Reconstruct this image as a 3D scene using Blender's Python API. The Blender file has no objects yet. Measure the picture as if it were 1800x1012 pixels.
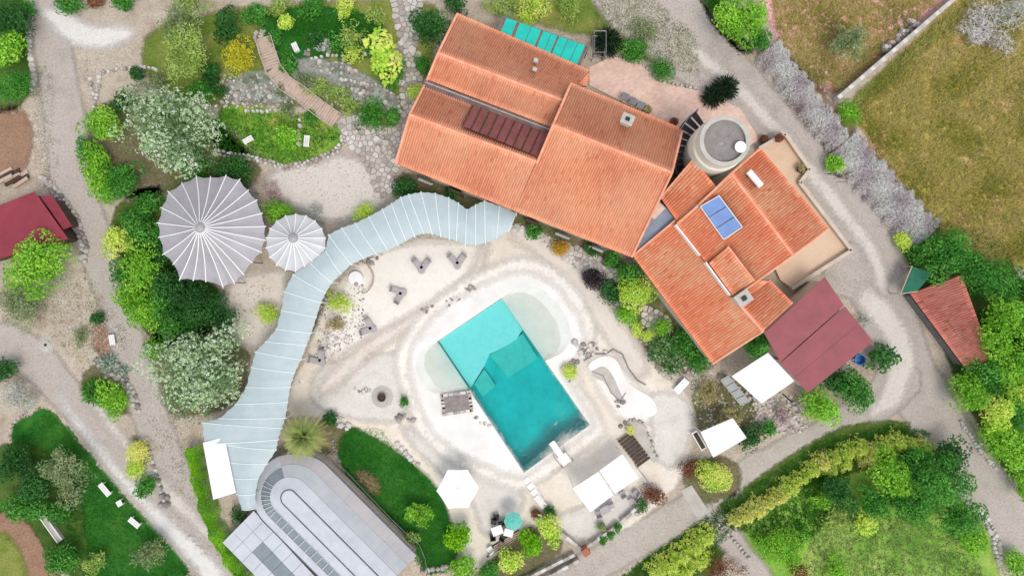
import bpy, math, random
import numpy as np
from mathutils import Vector
from mathutils.geometry import tessellate_polygon

R = math.radians
# ------------------------------------------------------------------ camera, sky, sun, exposure
scn = bpy.context.scene
COL = scn.collection
CAM_H, MPP = 62.0, 0.05            # drone height in metres, metres per photo pixel on the ground
cam = bpy.data.cameras.new('camera')
cam.sensor_width = 36.0
cam.lens = 36.0 * CAM_H / (1800 * MPP)
cam.clip_end = 3000
cam_o = bpy.data.objects.new('camera', cam)
cam_o.location = (0, 0, CAM_H)
COL.objects.link(cam_o)
scn.camera = cam_o

SUN_EL, SUN_AZ = 65.0, -62.0       # azimuth counted from +X (picture right), towards +Y
world = bpy.data.worlds.new('World')
scn.world = world
world.use_nodes = True
wn = world.node_tree.nodes
sky = wn.new('ShaderNodeTexSky')
sky.sky_type = 'NISHITA'
sky.sun_disc = False
sky.sun_elevation = R(SUN_EL)
sky.sun_rotation = R(90 - SUN_AZ)
sky.dust_density = 0.8
sky.air_density = 1.0
sky.ozone_density = 0.3
wn['Background'].inputs['Strength'].default_value = 0.15
haze_hsv = wn.new('ShaderNodeHueSaturation')      # thin bright overcast: the sky's blue is washed out
haze_hsv.inputs['Saturation'].default_value = 0.30
world.node_tree.links.new(sky.outputs[0], haze_hsv.inputs['Color'])
world.node_tree.links.new(haze_hsv.outputs[0], wn['Background'].inputs['Color'])
sun = bpy.data.lights.new('sun', 'SUN')
sun.energy = 1.0
sun.angle = R(22.0)
sun.color = (1.0, 0.92, 0.82)
sun_o = bpy.data.objects.new('sun', sun)
COL.objects.link(sun_o)
sd_ = Vector((math.cos(R(SUN_EL)) * math.cos(R(SUN_AZ)), math.cos(R(SUN_EL)) * math.sin(R(SUN_AZ)), math.sin(R(SUN_EL))))
sun_o.location = (0, 0, 80)
sun_o.rotation_euler = sd_.to_track_quat('Z', 'Y').to_euler()
scn.view_settings.view_transform = 'Standard'
scn.view_settings.look = 'None'
scn.view_settings.exposure = 0.82
scn.view_settings.gamma = 1.0

# ------------------------------------------------------------------ helpers
rng = np.random.default_rng(7)
random.seed(7)


def W(px, py, z=0.0):
    k = (CAM_H - z) / CAM_H
    return Vector(((px - 900) * MPP * k, (506 - py) * MPP * k, z))


def lin(c, k=0.75):
    o = []
    for v in c:
        v /= 255.0
        o.append(k * (v / 12.92 if v <= 0.04045 else ((v + 0.055) / 1.055) ** 2.4))
    return (o[0], o[1], o[2], 1.0)


MATS = {}
EDGE = {}                          # how far a frayed ground layer can reach past its outline


def _base(name):
    m = bpy.data.materials.new(name)
    m.use_nodes = True
    nt = m.node_tree
    b = nt.nodes['Principled BSDF']
    MATS[name] = m
    return m, nt, b


def _noise(nt, vec, scale, detail=4, rough=0.6):
    n = nt.nodes.new('ShaderNodeTexNoise')
    n.inputs['Scale'].default_value = scale
    n.inputs['Detail'].default_value = detail
    n.inputs['Roughness'].default_value = rough
    nt.links.new(vec, n.inputs['Vector'])
    return n.outputs['Fac']


def _ramp(nt, fac, stops):
    r = nt.nodes.new('ShaderNodeValToRGB')
    e = r.color_ramp.elements
    while len(e) < len(stops):
        e.new(0.5)
    for el, (p, c) in zip(e, stops):
        el.position = p
        el.color = c
    nt.links.new(fac, r.inputs['Fac'])
    return r.outputs['Color']


def _mix(nt, fac, a, b, mode='MIX'):
    m = nt.nodes.new('ShaderNodeMix')
    m.data_type = 'RGBA'
    m.blend_type = mode
    for sock, v in ((m.inputs[0], fac), (m.inputs[6], a), (m.inputs[7], b)):
        if isinstance(v, (float, int)):
            sock.default_value = v
        elif isinstance(v, tuple):
            sock.default_value = v
        else:
            nt.links.new(v, sock)
    return m.outputs[2]


def _math(nt, op, a, b=None, clamp=False):
    m = nt.nodes.new('ShaderNodeMath')
    m.operation = op
    m.use_clamp = clamp
    for i, v in enumerate((a, b)):
        if v is None:
            continue
        if isinstance(v, (float, int)):
            m.inputs[i].default_value = v
        else:
            nt.links.new(v, m.inputs[i])
    return m.outputs[0]


def _pos(nt):
    g = nt.nodes.new('ShaderNodeNewGeometry')
    return g.outputs['Position']


def _bump(nt, bsdf, h, strength, dist):
    b = nt.nodes.new('ShaderNodeBump')
    b.inputs['Strength'].default_value = strength
    b.inputs['Distance'].default_value = dist
    nt.links.new(h, b.inputs['Height'])
    nt.links.new(b.outputs[0], bsdf.inputs['Normal'])


def ground_mat(name, cols, big=0.12, mid=0.9, fine=7.0, bump=0.5, edge=0.0, soft=0.15, rough=0.95, k=0.75, grit=0.35, lo=.3, hi=.7):
    """earth / grass / paving: three colours mixed by noise at several sizes, ragged edge from the 'sd' attribute"""
    m, nt, b = _base(name)
    p = _pos(nt)
    n1 = _noise(nt, p, big, 5)
    n2 = _noise(nt, p, mid, 5)
    n3 = _noise(nt, p, fine, 4, 0.7)
    a = _math(nt, 'ADD', _math(nt, 'MULTIPLY', n1, 0.5), _math(nt, 'MULTIPLY', n2, 0.5))
    n = len(cols)
    c = _ramp(nt, a, [(lo + (hi - lo) * i / (n - 1), lin(q, k)) for i, q in enumerate(cols)])
    g = _ramp(nt, n3, [(0.28, (1 - grit,) * 3 + (1,)), (0.5, (1, 1, 1, 1)), (0.72, (1 + grit * 0.6,) * 3 + (1,))])
    c = _mix(nt, 1.0, c, g, 'MULTIPLY')
    nt.links.new(c, b.inputs['Base Color'])
    b.inputs['Roughness'].default_value = rough
    b.inputs['Specular IOR Level'].default_value = 0.15
    _bump(nt, b, n3, bump, 0.08)
    EDGE[name] = .9 * edge + soft / 2 + .05 if edge > 0 else .3
    if edge > 0:
        at = nt.nodes.new('ShaderNodeAttribute')
        at.attribute_name = 'sd'
        w1 = _noise(nt, p, 0.55, 3)
        w2 = _noise(nt, p, 3.2, 4, 0.75)
        w = _math(nt, 'SUBTRACT', _math(nt, 'ADD', _math(nt, 'MULTIPLY', w1, 0.9), _math(nt, 'MULTIPLY', w2, 1.1)), 1.0)
        q = _math(nt, 'ADD', at.outputs['Fac'], _math(nt, 'MULTIPLY', w, edge * 2))
        al = _math(nt, 'ADD', _math(nt, 'DIVIDE', q, soft), 0.5, True)
        nt.links.new(al, b.inputs['Alpha'])
    return m


def plain(name, col, rough=0.6, k=0.75, var=0.10, scale=2.0, metal=0.0, spec=0.3, bump=0.0, bscale=20.0, col2=None):
    m, nt, b = _base(name)
    p = _pos(nt)
    n1 = _noise(nt, p, scale, 6, 0.65)
    c1 = lin(col, k)
    c2 = lin(col2, k) if col2 else tuple(x * (1 - var * 2) for x in c1[:3]) + (1,)
    c = _ramp(nt, n1, [(0.35, c2), (0.62, c1)])
    nt.links.new(c, b.inputs['Base Color'])
    b.inputs['Roughness'].default_value = rough
    b.inputs['Metallic'].default_value = metal
    b.inputs['Specular IOR Level'].default_value = spec
    if bump > 0:
        _bump(nt, b, _noise(nt, p, bscale, 3), bump, 0.03)
    return m


def face_mat(name, cols, rough=0.8, k=0.75, translucent=0.0, stain=0.0, spec=0.2, stain_col=(0.45, 0.42, 0.4, 1), bump=0.0, sscale=0.5):
    """colour by the per-face attribute 't' (tile by tile, leaf by leaf)"""
    m, nt, b = _base(name)
    at = nt.nodes.new('ShaderNodeAttribute')
    at.attribute_name = 't'
    n = len(cols)
    c = _ramp(nt, at.outputs['Fac'], [(i / (n - 1), lin(q, k)) for i, q in enumerate(cols)])
    p = _pos(nt)
    if stain > 0:
        s = _noise(nt, p, sscale, 6, 0.65)
        sr = _ramp(nt, s, [(0.42, (0, 0, 0, 1)), (0.66, (1, 1, 1, 1))])
        c = _mix(nt, _math(nt, 'MULTIPLY', sr, stain), c, _mix(nt, 1.0, c, stain_col, 'MULTIPLY'))
    nt.links.new(c, b.inputs['Base Color'])
    b.inputs['Roughness'].default_value = rough
    b.inputs['Specular IOR Level'].default_value = spec
    if bump > 0:
        _bump(nt, b, _noise(nt, p, 14, 3), bump, 0.03)
    if translucent > 0:
        out = nt.nodes['Material Output']
        tr = nt.nodes.new('ShaderNodeBsdfTranslucent')
        nt.links.new(c, tr.inputs['Color'])
        mx = nt.nodes.new('ShaderNodeMixShader')
        mx.inputs[0].default_value = translucent
        nt.links.new(b.outputs[0], mx.inputs[1])
        nt.links.new(tr.outputs[0], mx.inputs[2])
        nt.links.new(mx.outputs[0], out.inputs['Surface'])
    return m


def np_mesh(name, V, F, mat=None, t=None, sd=None, smooth=False):
    """V (n,3), F (m,k) arrays -> mesh; t = per face value, sd = per vertex value"""
    V = np.asarray(V, dtype=np.float32)
    F = np.asarray(F, dtype=np.int32)
    me = bpy.data.meshes.new(name)
    m, k = F.shape
    me.vertices.add(len(V))
    me.vertices.foreach_set('co', V.ravel())
    me.loops.add(m * k)
    me.loops.foreach_set('vertex_index', F.ravel())
    me.polygons.add(m)
    me.polygons.foreach_set('loop_start', np.arange(0, m * k, k, dtype=np.int32))
    me.polygons.foreach_set('loop_total', np.full(m, k, dtype=np.int32))
    if smooth:
        me.polygons.foreach_set('use_smooth', np.ones(m, dtype=bool))
    me.update(calc_edges=True)
    if t is not None:
        a = me.attributes.new('t', 'FLOAT', 'FACE')
        a.data.foreach_set('value', np.asarray(t, dtype=np.float32))
    if sd is not None:
        a = me.attributes.new('sd', 'FLOAT', 'POINT')
        a.data.foreach_set('value', np.asarray(sd, dtype=np.float32))
    if mat:
        me.materials.append(MATS[mat])
    return me


ORG = {}


def link(name, me, parent=None, loc=(0, 0, 0), kind=None):
    o = bpy.data.objects.new(name, me)
    COL.objects.link(o)
    if parent is not None:
        o.parent = parent
        ORG[o] = ORG[parent]
    else:
        o.location = loc
        ORG[o] = Vector(loc)
    if kind:
        o['kind'] = kind
    return o


def tag(o, label, cat, group=None):
    o['label'] = label
    o['category'] = cat
    if group:
        o['group'] = group
    return o


def thing(name, label, cat, loc=(0, 0, 0), rz=0.0, group=None):
    o = bpy.data.objects.new(name, None)
    o.empty_display_size = 0.2
    COL.objects.link(o)
    o.location = loc
    o.rotation_euler = (0, 0, rz)
    ORG[o] = Vector(loc)
    return tag(o, label, cat, group)


def copy_tree(src, loc, rz=0.0, sc=None, label=None, group=None):
    c = src.copy()
    COL.objects.link(c)
    c.location = loc
    c.rotation_euler = (0, 0, rz)
    if sc:
        c.scale = (sc, sc, sc)
    ORG[c] = Vector(loc)
    if label:
        c['label'] = label
    if group:
        c['group'] = group
    for ch in src.children:
        d = ch.copy()
        COL.objects.link(d)
        d.parent = c
        for g in ch.children:
            e = g.copy()
            COL.objects.link(e)
            e.parent = d
    return c


class MB:
    """collects faces in world space; build() makes one mesh object, stored relative to the origin of its thing"""

    def __init__(self):
        self.v, self.f = [], []

    def add(self, vs, fs):
        n = len(self.v)
        self.v += [tuple(x) for x in vs]
        self.f += [tuple(i + n for i in q) for q in fs]
        return self

    def box(self, c, s, rz=0.0):
        cx, cy, cz = c
        ca, sa = math.cos(rz), math.sin(rz)
        vs = []
        for dz in (-.5, .5):
            for dx, dy in ((-.5, -.5), (.5, -.5), (.5, .5), (-.5, .5)):
                x, y = dx * s[0], dy * s[1]
                vs.append((cx + x * ca - y * sa, cy + x * sa + y * ca, cz + dz * s[2]))
        return self.add(vs, [(3, 2, 1, 0), (4, 5, 6, 7), (0, 1, 5, 4), (1, 2, 6, 5), (2, 3, 7, 6), (3, 0, 4, 7)])

    def slab(self, pts, th):
        """polygon of 3-D points, given thickness downwards"""
        n = len(pts)
        top = [Vector(p) for p in pts]
        a = sum((top[i].x * top[(i + 1) % n].y - top[(i + 1) % n].x * top[i].y) for i in range(n))
        if a < 0:
            top.reverse()
        bot = [p - Vector((0, 0, th)) for p in top]
        fs = [tuple(range(n)), tuple(reversed(range(n, 2 * n)))]
        fs += [(i + n, (i + 1) % n + n, (i + 1) % n, i) for i in range(n)]
        return self.add(top + bot, fs)

    def prism(self, pts, z0, z1, taper=1.0):
        n = len(pts)
        P = [Vector((p[0], p[1], 0)) for p in pts]
        a = sum((P[i].x * P[(i + 1) % n].y - P[(i + 1) % n].x * P[i].y) for i in range(n))
        if a < 0:
            P.reverse()
        c = sum(P, Vector()) / n
        bot = [Vector((p.x, p.y, z0)) for p in P]
        top = [Vector((c.x + (p.x - c.x) * taper, c.y + (p.y - c.y) * taper, z1)) for p in P]
        fs = [tuple(range(n)), tuple(reversed(range(n, 2 * n)))]
        fs += [(i + n, (i + 1) % n + n, (i + 1) % n, i) for i in range(n)]
        return self.add(top + bot, fs)

    def tube(self, p0, p1, r0, r1=None, n=6):
        r1 = r0 if r1 is None else r1
        p0, p1 = Vector(p0), Vector(p1)
        d = (p1 - p0).normalized()
        u = d.orthogonal().normalized()
        w = d.cross(u)
        vs = []
        for p, r in ((p0, r0), (p1, r1)):
            for i in range(n):
                a = 2 * math.pi * i / n
                vs.append(p + (u * math.cos(a) + w * math.sin(a)) * r)
        fs = [(i, (i + 1) % n, (i + 1) % n + n, i + n) for i in range(n)]
        fs += [tuple(reversed(range(n))), tuple(range(n, 2 * n))]
        return self.add(vs, fs)

    def path(self, pts, r, n=5):
        for a, b in zip(pts[:-1], pts[1:]):
            self.tube(a, b, r, r, n)
        return self

    def lathe(self, c, prof, n=24, caps=True):
        """prof: list of (radius, z) from the bottom up"""
        vs = []
        for r, z in prof:
            for i in range(n):
                a = 2 * math.pi * i / n
                vs.append((c[0] + r * math.cos(a), c[1] + r * math.sin(a), z))
        fs = []
        for j in range(len(prof) - 1):
            for i in range(n):
                i2 = (i + 1) % n
                fs.append((j * n + i, j * n + i2, (j + 1) * n + i2, (j + 1) * n + i))
        if caps:
            fs.append(tuple(reversed(range(n))))
            fs.append(tuple(range((len(prof) - 1) * n, len(prof) * n)))
        return self.add(vs, fs)

    def build(self, name, mat, parent=None, kind=None, smooth=False, origin=None):
        if parent is not None:
            o0 = ORG[parent]
        else:
            o0 = Vector(origin) if origin is not None else Vector((0, 0, 0))
        me = bpy.data.meshes.new(name)
        me.from_pydata([(v[0] - o0.x, v[1] - o0.y, v[2] - o0.z) for v in self.v], [], self.f)
        if smooth:
            for p in me.polygons:
                p.use_smooth = True
        me.materials.append(MATS[mat])
        return link(name, me, parent, o0, kind)


# polygon helpers -------------------------------------------------------------------
def inside(P, poly):
    x, y = P[:, 0], P[:, 1]
    r = np.zeros(len(P), bool)
    n = len(poly)
    for i in range(n):
        x0, y0 = poly[i]
        x1, y1 = poly[(i + 1) % n]
        if y0 == y1:
            continue
        c = ((y0 > y) != (y1 > y)) & (x < (x1 - x0) * (y - y0) / (y1 - y0) + x0)
        r ^= c
    return r


def seg_dist(P, a, b):
    a, b = np.array(a[:2], float), np.array(b[:2], float)
    d = b - a
    L = (d @ d) or 1e-9
    t = np.clip(((P - a) @ d) / L, 0, 1)
    q = a + t[:, None] * d
    return np.hypot(P[:, 0] - q[:, 0], P[:, 1] - q[:, 1])


def sdist(P, poly):
    """signed distance, positive inside"""
    d = np.full(len(P), 1e9)
    for i in range(len(poly)):
        d = np.minimum(d, seg_dist(P, poly[i], poly[(i + 1) % len(poly)]))
    return np.where(inside(P, poly), d, -d)


def wp(pts, z=0.0):
    return [tuple(W(x, y, z)[:2]) for x, y in pts]


def smooth_poly(pts, n=2):
    """corner-cut a closed outline"""
    for _ in range(n):
        q = []
        for i in range(len(pts)):
            a, b = pts[i], pts[(i + 1) % len(pts)]
            q.append((a[0] * .75 + b[0] * .25, a[1] * .75 + b[1] * .25))
            q.append((a[0] * .25 + b[0] * .75, a[1] * .25 + b[1] * .75))
        pts = q
    return pts


def strip(pts, w):
    """closed outline of a band of width w (px) along a polyline; w a number or one per point"""
    L, Rr = [], []
    n = len(pts)
    for i, p in enumerate(pts):
        a = pts[max(i - 1, 0)]
        b = pts[min(i + 1, n - 1)]
        dx, dy = b[0] - a[0], b[1] - a[1]
        l = math.hypot(dx, dy)
        ww = (w[i] if isinstance(w, (list, tuple)) else w) / 2
        L.append((p[0] - dy / l * ww, p[1] + dx / l * ww))
        Rr.append((p[0] + dy / l * ww, p[1] - dx / l * ww))
    return L + Rr[::-1]


SHEET_Z = [0.0]


def sheet(name, poly, mat, z, holes=(), margin=None, cell=0.35, sm=1, kind='structure'):
    """a thin ground layer: grid clipped to the outline, the material frays its rim"""
    margin = EDGE[mat] if margin is None else margin
    poly = wp(smooth_poly(poly, sm) if sm else poly)
    A = np.array(poly)
    x0, y0 = A.min(0) - margin - cell
    x1, y1 = A.max(0) + margin + cell
    nx, ny = int((x1 - x0) / cell) + 1, int((y1 - y0) / cell) + 1
    gx, gy = np.meshgrid(x0 + np.arange(nx) * cell, y0 + np.arange(ny) * cell)
    P = np.stack([gx.ravel(), gy.ravel()], 1)
    sd = sdist(P, poly)
    for h in holes:
        sd = np.minimum(sd, -sdist(P, h))
    i = np.arange(nx * ny).reshape(ny, nx)
    F = np.stack([i[:-1, :-1].ravel(), i[:-1, 1:].ravel(), i[1:, 1:].ravel(), i[1:, :-1].ravel()], 1)
    F = F[(sd[F] > -margin).all(1)]
    used = np.unique(F)
    mp = np.zeros(nx * ny, int)
    mp[used] = np.arange(len(used))
    V = np.c_[P[used], np.full(len(used), z)]
    return link(name, np_mesh(name, V, mp[F], mat, sd=sd[used]), None, (0, 0, 0), kind)


def flat_poly(outer, holes, z):
    """exact triangulation of an outline with holes (world xy)"""
    loops = [[Vector((p[0], p[1], 0)) for p in outer]] + [[Vector((p[0], p[1], 0)) for p in h] for h in holes]
    tri = tessellate_polygon(loops)
    V = [(p.x, p.y, z) for l in loops for p in l]
    F = []
    for t in tri:
        a, b, c = (V[i] for i in t)
        cr = (b[0] - a[0]) * (c[1] - a[1]) - (b[1] - a[1]) * (c[0] - a[0])
        F.append(tuple(t) if cr > 0 else tuple(reversed(t)))
    return V, F


def scatter(poly, n, holes=()):
    A = np.array(poly)
    lo, hi = A.min(0), A.max(0)
    out = []
    c = 0
    while c < n:
        P = rng.uniform(lo, hi, (n * 2, 2))
        ok = inside(P, poly)
        for h in holes:
            ok &= ~inside(P, h)
        P = P[ok]
        if len(P) == 0:
            break
        out.append(P)
        c += len(P)
    return np.concatenate(out)[:n]


# leaves ----------------------------------------------------------------------------
def leaf_cards(C, N, L, Wd, fold=0.25, ax=None):
    """diamond leaves at centres C lying across normals N: two triangles each, gently folded"""
    n = len(C)
    N = N / (np.linalg.norm(N, axis=1, keepdims=True) + 1e-9)
    if ax is None:
        ax = rng.normal(size=(n, 3))
    T = ax - (ax * N).sum(1, keepdims=True) * N
    T /= np.linalg.norm(T, axis=1, keepdims=True) + 1e-9
    B = np.cross(N, T)
    L = np.broadcast_to(np.asarray(L), (n,))[:, None]
    Wd = np.broadcast_to(np.asarray(Wd), (n,))[:, None]
    V = np.empty((n, 4, 3))
    V[:, 0] = C - T * L * .5
    V[:, 1] = C + B * Wd * .5 - N * Wd * fold
    V[:, 2] = C + T * L * .5 - N * L * 0.12
    V[:, 3] = C - B * Wd * .5 - N * Wd * fold
    i = np.arange(n)[:, None] * 4
    F = np.concatenate([i + np.array([[0, 1, 2]]), i + np.array([[0, 2, 3]])], 0)
    return V.reshape(-1, 3), F


def sphere_pts(n):
    d = rng.normal(size=(n, 3))
    return d / np.linalg.norm(d, axis=1, keepdims=True)


def lumpy(Rr, Hh, lobes, lobe_r, n, up=0.35, rand=0.5, z0=None, jit=0.12, flat=1.0):
    """points and normals on a heap of lobes filling a crown of radius Rr and height Hh (z measured from its underside)"""
    c = sphere_pts(lobes) * (rng.random((lobes, 1)) ** 0.45)
    cz = Hh * 0.5
    lr = lobe_r * Rr * rng.uniform(.6, 1.3, lobes)
    cen = np.c_[c[:, 0] * (Rr - lr * .75), c[:, 1] * (Rr - lr * .75), cz + c[:, 2] * np.maximum(cz - lr * flat * .8, .05)]
    th = np.arctan2(cen[:, 1], cen[:, 0])
    ph = rng.uniform(0, 6.28, 3)
    wob = 1 + .20 * np.sin(2 * th + ph[0]) + .13 * np.sin(3 * th + ph[1]) + .08 * np.sin(5 * th + ph[2])
    cen[:, :2] *= wob[:, None]
    pick = rng.choice(lobes, n, p=lr ** 2 / (lr ** 2).sum())
    d = sphere_pts(n)
    d[:, 2] = np.where((d[:, 2] < -.2) & (rng.random(n) < .7), -d[:, 2], d[:, 2])
    rad = lr[pick] * (1 - np.abs(rng.normal(0, jit, n)))
    P = cen[pick] + d * rad[:, None] * np.array([1, 1, flat])
    ok = P[:, 2] > 0.03
    N = d + rng.normal(0, rand, (n, 3)) + np.array([0, 0, up])
    return P[ok], N[ok], pick[ok]


CROWNS = {}


def crown(sp, r, h, var=0):
    key = (sp, round(r, 1), round(h, 1), var)
    if key in CROWNS:
        return CROWNS[key]
    area = 2 * math.pi * r * (r + h) * 0.62
    if sp == 'silver':          # big heads of pale rosettes over dark inner leaves
        P, N, pk = lumpy(r, h, 90, .21, int(area * 19), up=.55, rand=.3, jit=.05)
        ring = 6
        C = np.repeat(P, ring, 0)
        NN = np.repeat(N / np.linalg.norm(N, axis=1, keepdims=True), ring, 0)
        d = rng.normal(size=C.shape)
        d -= (d * NN).sum(1, keepdims=True) * NN
        d /= np.linalg.norm(d, axis=1, keepdims=True) + 1e-9
        C = C + d * .10
        V1, F1 = leaf_cards(C, NN * 1.0 + d * .7, .19, .08, ax=d)
        ct = np.repeat(np.clip(rng.normal(.62, .18, len(P)), .2, 1), ring)
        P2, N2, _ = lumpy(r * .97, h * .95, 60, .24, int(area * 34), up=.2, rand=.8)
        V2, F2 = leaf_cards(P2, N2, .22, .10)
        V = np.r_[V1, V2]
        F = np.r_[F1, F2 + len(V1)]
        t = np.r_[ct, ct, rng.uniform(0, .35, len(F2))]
    elif sp in ('conifer', 'spire'):   # upright plumes
        k = 5 if sp == 'conifer' else 1
        n = int(area * (95 if sp == 'conifer' else 80))
        zz = rng.random(n) ** 1.15
        a = rng.uniform(0, 2 * math.pi, n)
        lump = 1 + .22 * np.sin(a * k + zz * 9 + var) + .15 * np.sin(a * 9 - zz * 14)
        rr = r * (1 - zz) ** .62 * lump * rng.uniform(.72, 1.02, n)
        P = np.c_[rr * np.cos(a), rr * np.sin(a), zz * h]
        ax = np.c_[np.cos(a) * .75, np.sin(a) * .75, np.full(n, .8)] + rng.normal(0, .35, (n, 3))
        N = np.c_[np.cos(a), np.sin(a), np.full(n, .5)] + rng.normal(0, .5, (n, 3))
        V, F = leaf_cards(P, N, rng.uniform(.16, .34, n), .075, ax=ax)
        tt = np.clip(.25 + .5 * (rr / (r + 1e-6)) * 0 + rng.normal(.25, .2, n) + .25 * (lump - 1) * 2, 0, 1)
        t = np.r_[tt, tt]
    elif sp == 'spiky':          # dark heads of long radiating needles
        n = int(90 + area * 34)
        d = sphere_pts(n)
        d[:, 2] = np.abs(d[:, 2]) * .9
        P = d * np.array([r, r, h]) * rng.uniform(.35, .9, (n, 1))
        N = np.cross(d, rng.normal(size=(n, 3)))
        N[:, 2] = np.abs(N[:, 2]) + .3
        V, F = leaf_cards(P, N, r * rng.uniform(.35, .6, n), .075, ax=d)
        tt = rng.random(n)
        t = np.r_[tt, tt]
    elif sp in ('wispy', 'twiggy'):       # airy crowns: thin leaves, much gap
        P, N, pk = lumpy(r, h, 30, .30, int(area * (42 if sp == 'wispy' else 50)), up=.3, rand=.9, jit=.3)
        n = len(P)
        ax = rng.normal(size=(n, 3)) + np.c_[P[:, 0], P[:, 1], P[:, 2] * .5] / r * 1.2
        V, F = leaf_cards(P, N, rng.uniform(.2, .42, n), .05 if sp == 'twiggy' else .085, ax=ax)
        lob = rng.random(40)
        tt = np.clip(.6 * rng.random(n) + .4 * lob[pk], 0, 1)
        t = np.r_[tt, tt]
    elif sp == 'broad':         # large pale leaves in whorls
        P, N, pk = lumpy(r, h, 26, .30, int(area * 16), up=.9, rand=.35, jit=.06)
        n = len(P)
        V, F = leaf_cards(P, N, rng.uniform(.28, .5, n), rng.uniform(.2, .34, n))
        lob = rng.random(30)
        tt = np.clip(.45 * rng.random(n) + .55 * lob[pk], 0, 1)
        t = np.r_[tt, tt]
    else:                       # leafy
        s = {'leafy': .2, 'fine': .13, 'dense': .15}[sp]
        nl = max(6, int(8 + r * 10))
        lr = min(.55, .22 + .35 / max(r, .6))
        P, N, pk = lumpy(r, h, nl, lr, int(area * 2.1 / s ** 2) + 60, up=.35, rand=.6)
        n = len(P)
        V, F = leaf_cards(P, N, s * rng.uniform(.8, 1.7, n), s * rng.uniform(.45, .85, n))
        lob = rng.random(nl)
        tt = np.clip(.5 * rng.random(n) + .5 * lob[pk], 0, 1)
        t = np.r_[tt, tt]
    CROWNS[key] = (V, F, t)
    return CROWNS[key]


CMESH = {}
TRUNK = {}


def trunk_mesh(h, r):
    key = (round(h, 1), round(r, 2))
    if key not in TRUNK:
        b = MB()
        b.tube((0, 0, -.05), (0, 0, h * .5), r, r * .75, 7)
        for i in range(5):
            a = i * 2.5 + .4
            b.tube((0, 0, h * .45), (math.cos(a) * h * .33, math.sin(a) * h * .33, h * (.75 + .05 * (i % 3))), r * .6, r * .22, 5)
        me = bpy.data.meshes.new('trunk')
        me.from_pydata(b.v, [], b.f)
        me.materials.append(MATS['bark'])
        TRUNK[key] = me
    return TRUNK[key]


def plant(name, label, cat, px, py, rpx, sp, mat, h=None, clear=0.0, group=None, var=0, sx=1.0, ang=0.0):
    """tree or shrub: px,py = centre of the crown in the photo, rpx = its radius there"""
    r0 = rpx * MPP
    h = h or r0 * 1.5
    zc = clear + h * .55
    p = W(px, py, zc)
    r = r0 * (CAM_H - zc) / CAM_H
    root = thing(name, label, cat, (p.x, p.y, 0), 0, group)
    key = (sp, mat, round(r, 1), round(h, 1), var)
    if key not in CMESH:
        V, F, t = crown(sp, r, h, var)
        CMESH[key] = np_mesh('crown', V, F, mat, t=t)
    c = link('crown', CMESH[key], root)
    c.location = (0, 0, clear)
    c.rotation_euler = (0, 0, R(ang) if sx != 1.0 else random.uniform(0, 6.28))
    e = random.uniform(.9, 1.22) if sp in ('leafy', 'fine', 'wispy', 'dense', 'twiggy') else 1.0
    c.scale = (sx * e, 1 / e ** .5, 1)
    t = link('trunk', trunk_mesh(clear + h * .75, max(.03, .045 * r + .02)), root)
    return root
# ------------------------------------------------------------------ materials
ground_mat('dirt', [(151, 134, 117), (190, 173, 155), (208, 195, 177), (172, 152, 130)], fine=7.0, bump=.6, grit=.45)
ground_mat('road_dirt', [(174, 163, 153), (198, 187, 178), (186, 175, 165)], mid=.6, fine=6, edge=.35, soft=.5, grit=.3)
ground_mat('grey_road', [(174, 163, 152), (194, 184, 173), (206, 196, 186)], mid=.7, fine=6, edge=.3, soft=.5, grit=.3)
ground_mat('pale_dust', [(206, 195, 184), (226, 217, 207), (214, 203, 192)], mid=.7, fine=5, edge=.5, soft=.9, grit=.18)
ground_mat('white_gravel', [(221, 215, 210), (238, 233, 227), (227, 221, 214)], mid=.8, fine=6, edge=.45, soft=.9, grit=.12)
ground_mat('lawn_deep', [(26, 82, 26), (40, 108, 34), (60, 124, 44), (84, 128, 54)], mid=.6, fine=9, bump=.8, edge=.6, soft=.25, grit=.4, lo=.36, hi=.66)
ground_mat('lawn_mid', [(78, 135, 42), (107, 161, 52), (140, 178, 69), (173, 180, 90)], mid=.7, fine=9, bump=.8, edge=.5, soft=.3, grit=.4, lo=.36, hi=.66)
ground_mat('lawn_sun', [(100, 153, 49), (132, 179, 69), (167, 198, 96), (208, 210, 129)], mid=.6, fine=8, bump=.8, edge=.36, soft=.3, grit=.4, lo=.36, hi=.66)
ground_mat('grass_rough', [(76, 109, 40), (113, 137, 54), (150, 154, 81), (163, 152, 100)], mid=.8, fine=7, bump=.9, edge=.5, soft=.6, grit=.45)
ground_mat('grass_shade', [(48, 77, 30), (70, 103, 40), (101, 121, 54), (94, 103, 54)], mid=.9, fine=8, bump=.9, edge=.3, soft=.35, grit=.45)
ground_mat('field_olive', [(126, 131, 49), (168, 157, 69), (199, 171, 103), (170, 164, 65), (232, 190, 146), (183, 146, 99)], big=.13, mid=.6, fine=3.2, bump=1.0, edge=.5, soft=.6, grit=.5, lo=.36, hi=.64)
ground_mat('field_brown', [(209, 151, 149), (255, 191, 203), (229, 176, 162), (206, 173, 132), (255, 200, 220)], big=.11, mid=.5, fine=4, bump=1.0, edge=.5, soft=.7, grit=.4, lo=.34, hi=.66)
ground_mat('bed_soil', [(102, 91, 70), (136, 122, 98), (104, 113, 64), (160, 146, 124)], mid=.9, fine=5, bump=1.0, edge=.45, soft=.5, grit=.5)
ground_mat('brown_soil', [(140, 104, 82), (168, 134, 110), (152, 116, 92)], mid=.8, fine=5, bump=.8, edge=.5, soft=.6, grit=.35)
ground_mat('deck_sand', [(219, 199, 185), (237, 224, 206), (245, 235, 221), (230, 212, 194)], big=.15, mid=.7, fine=3.5, bump=.25, edge=.25, soft=.4, grit=.10)
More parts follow.
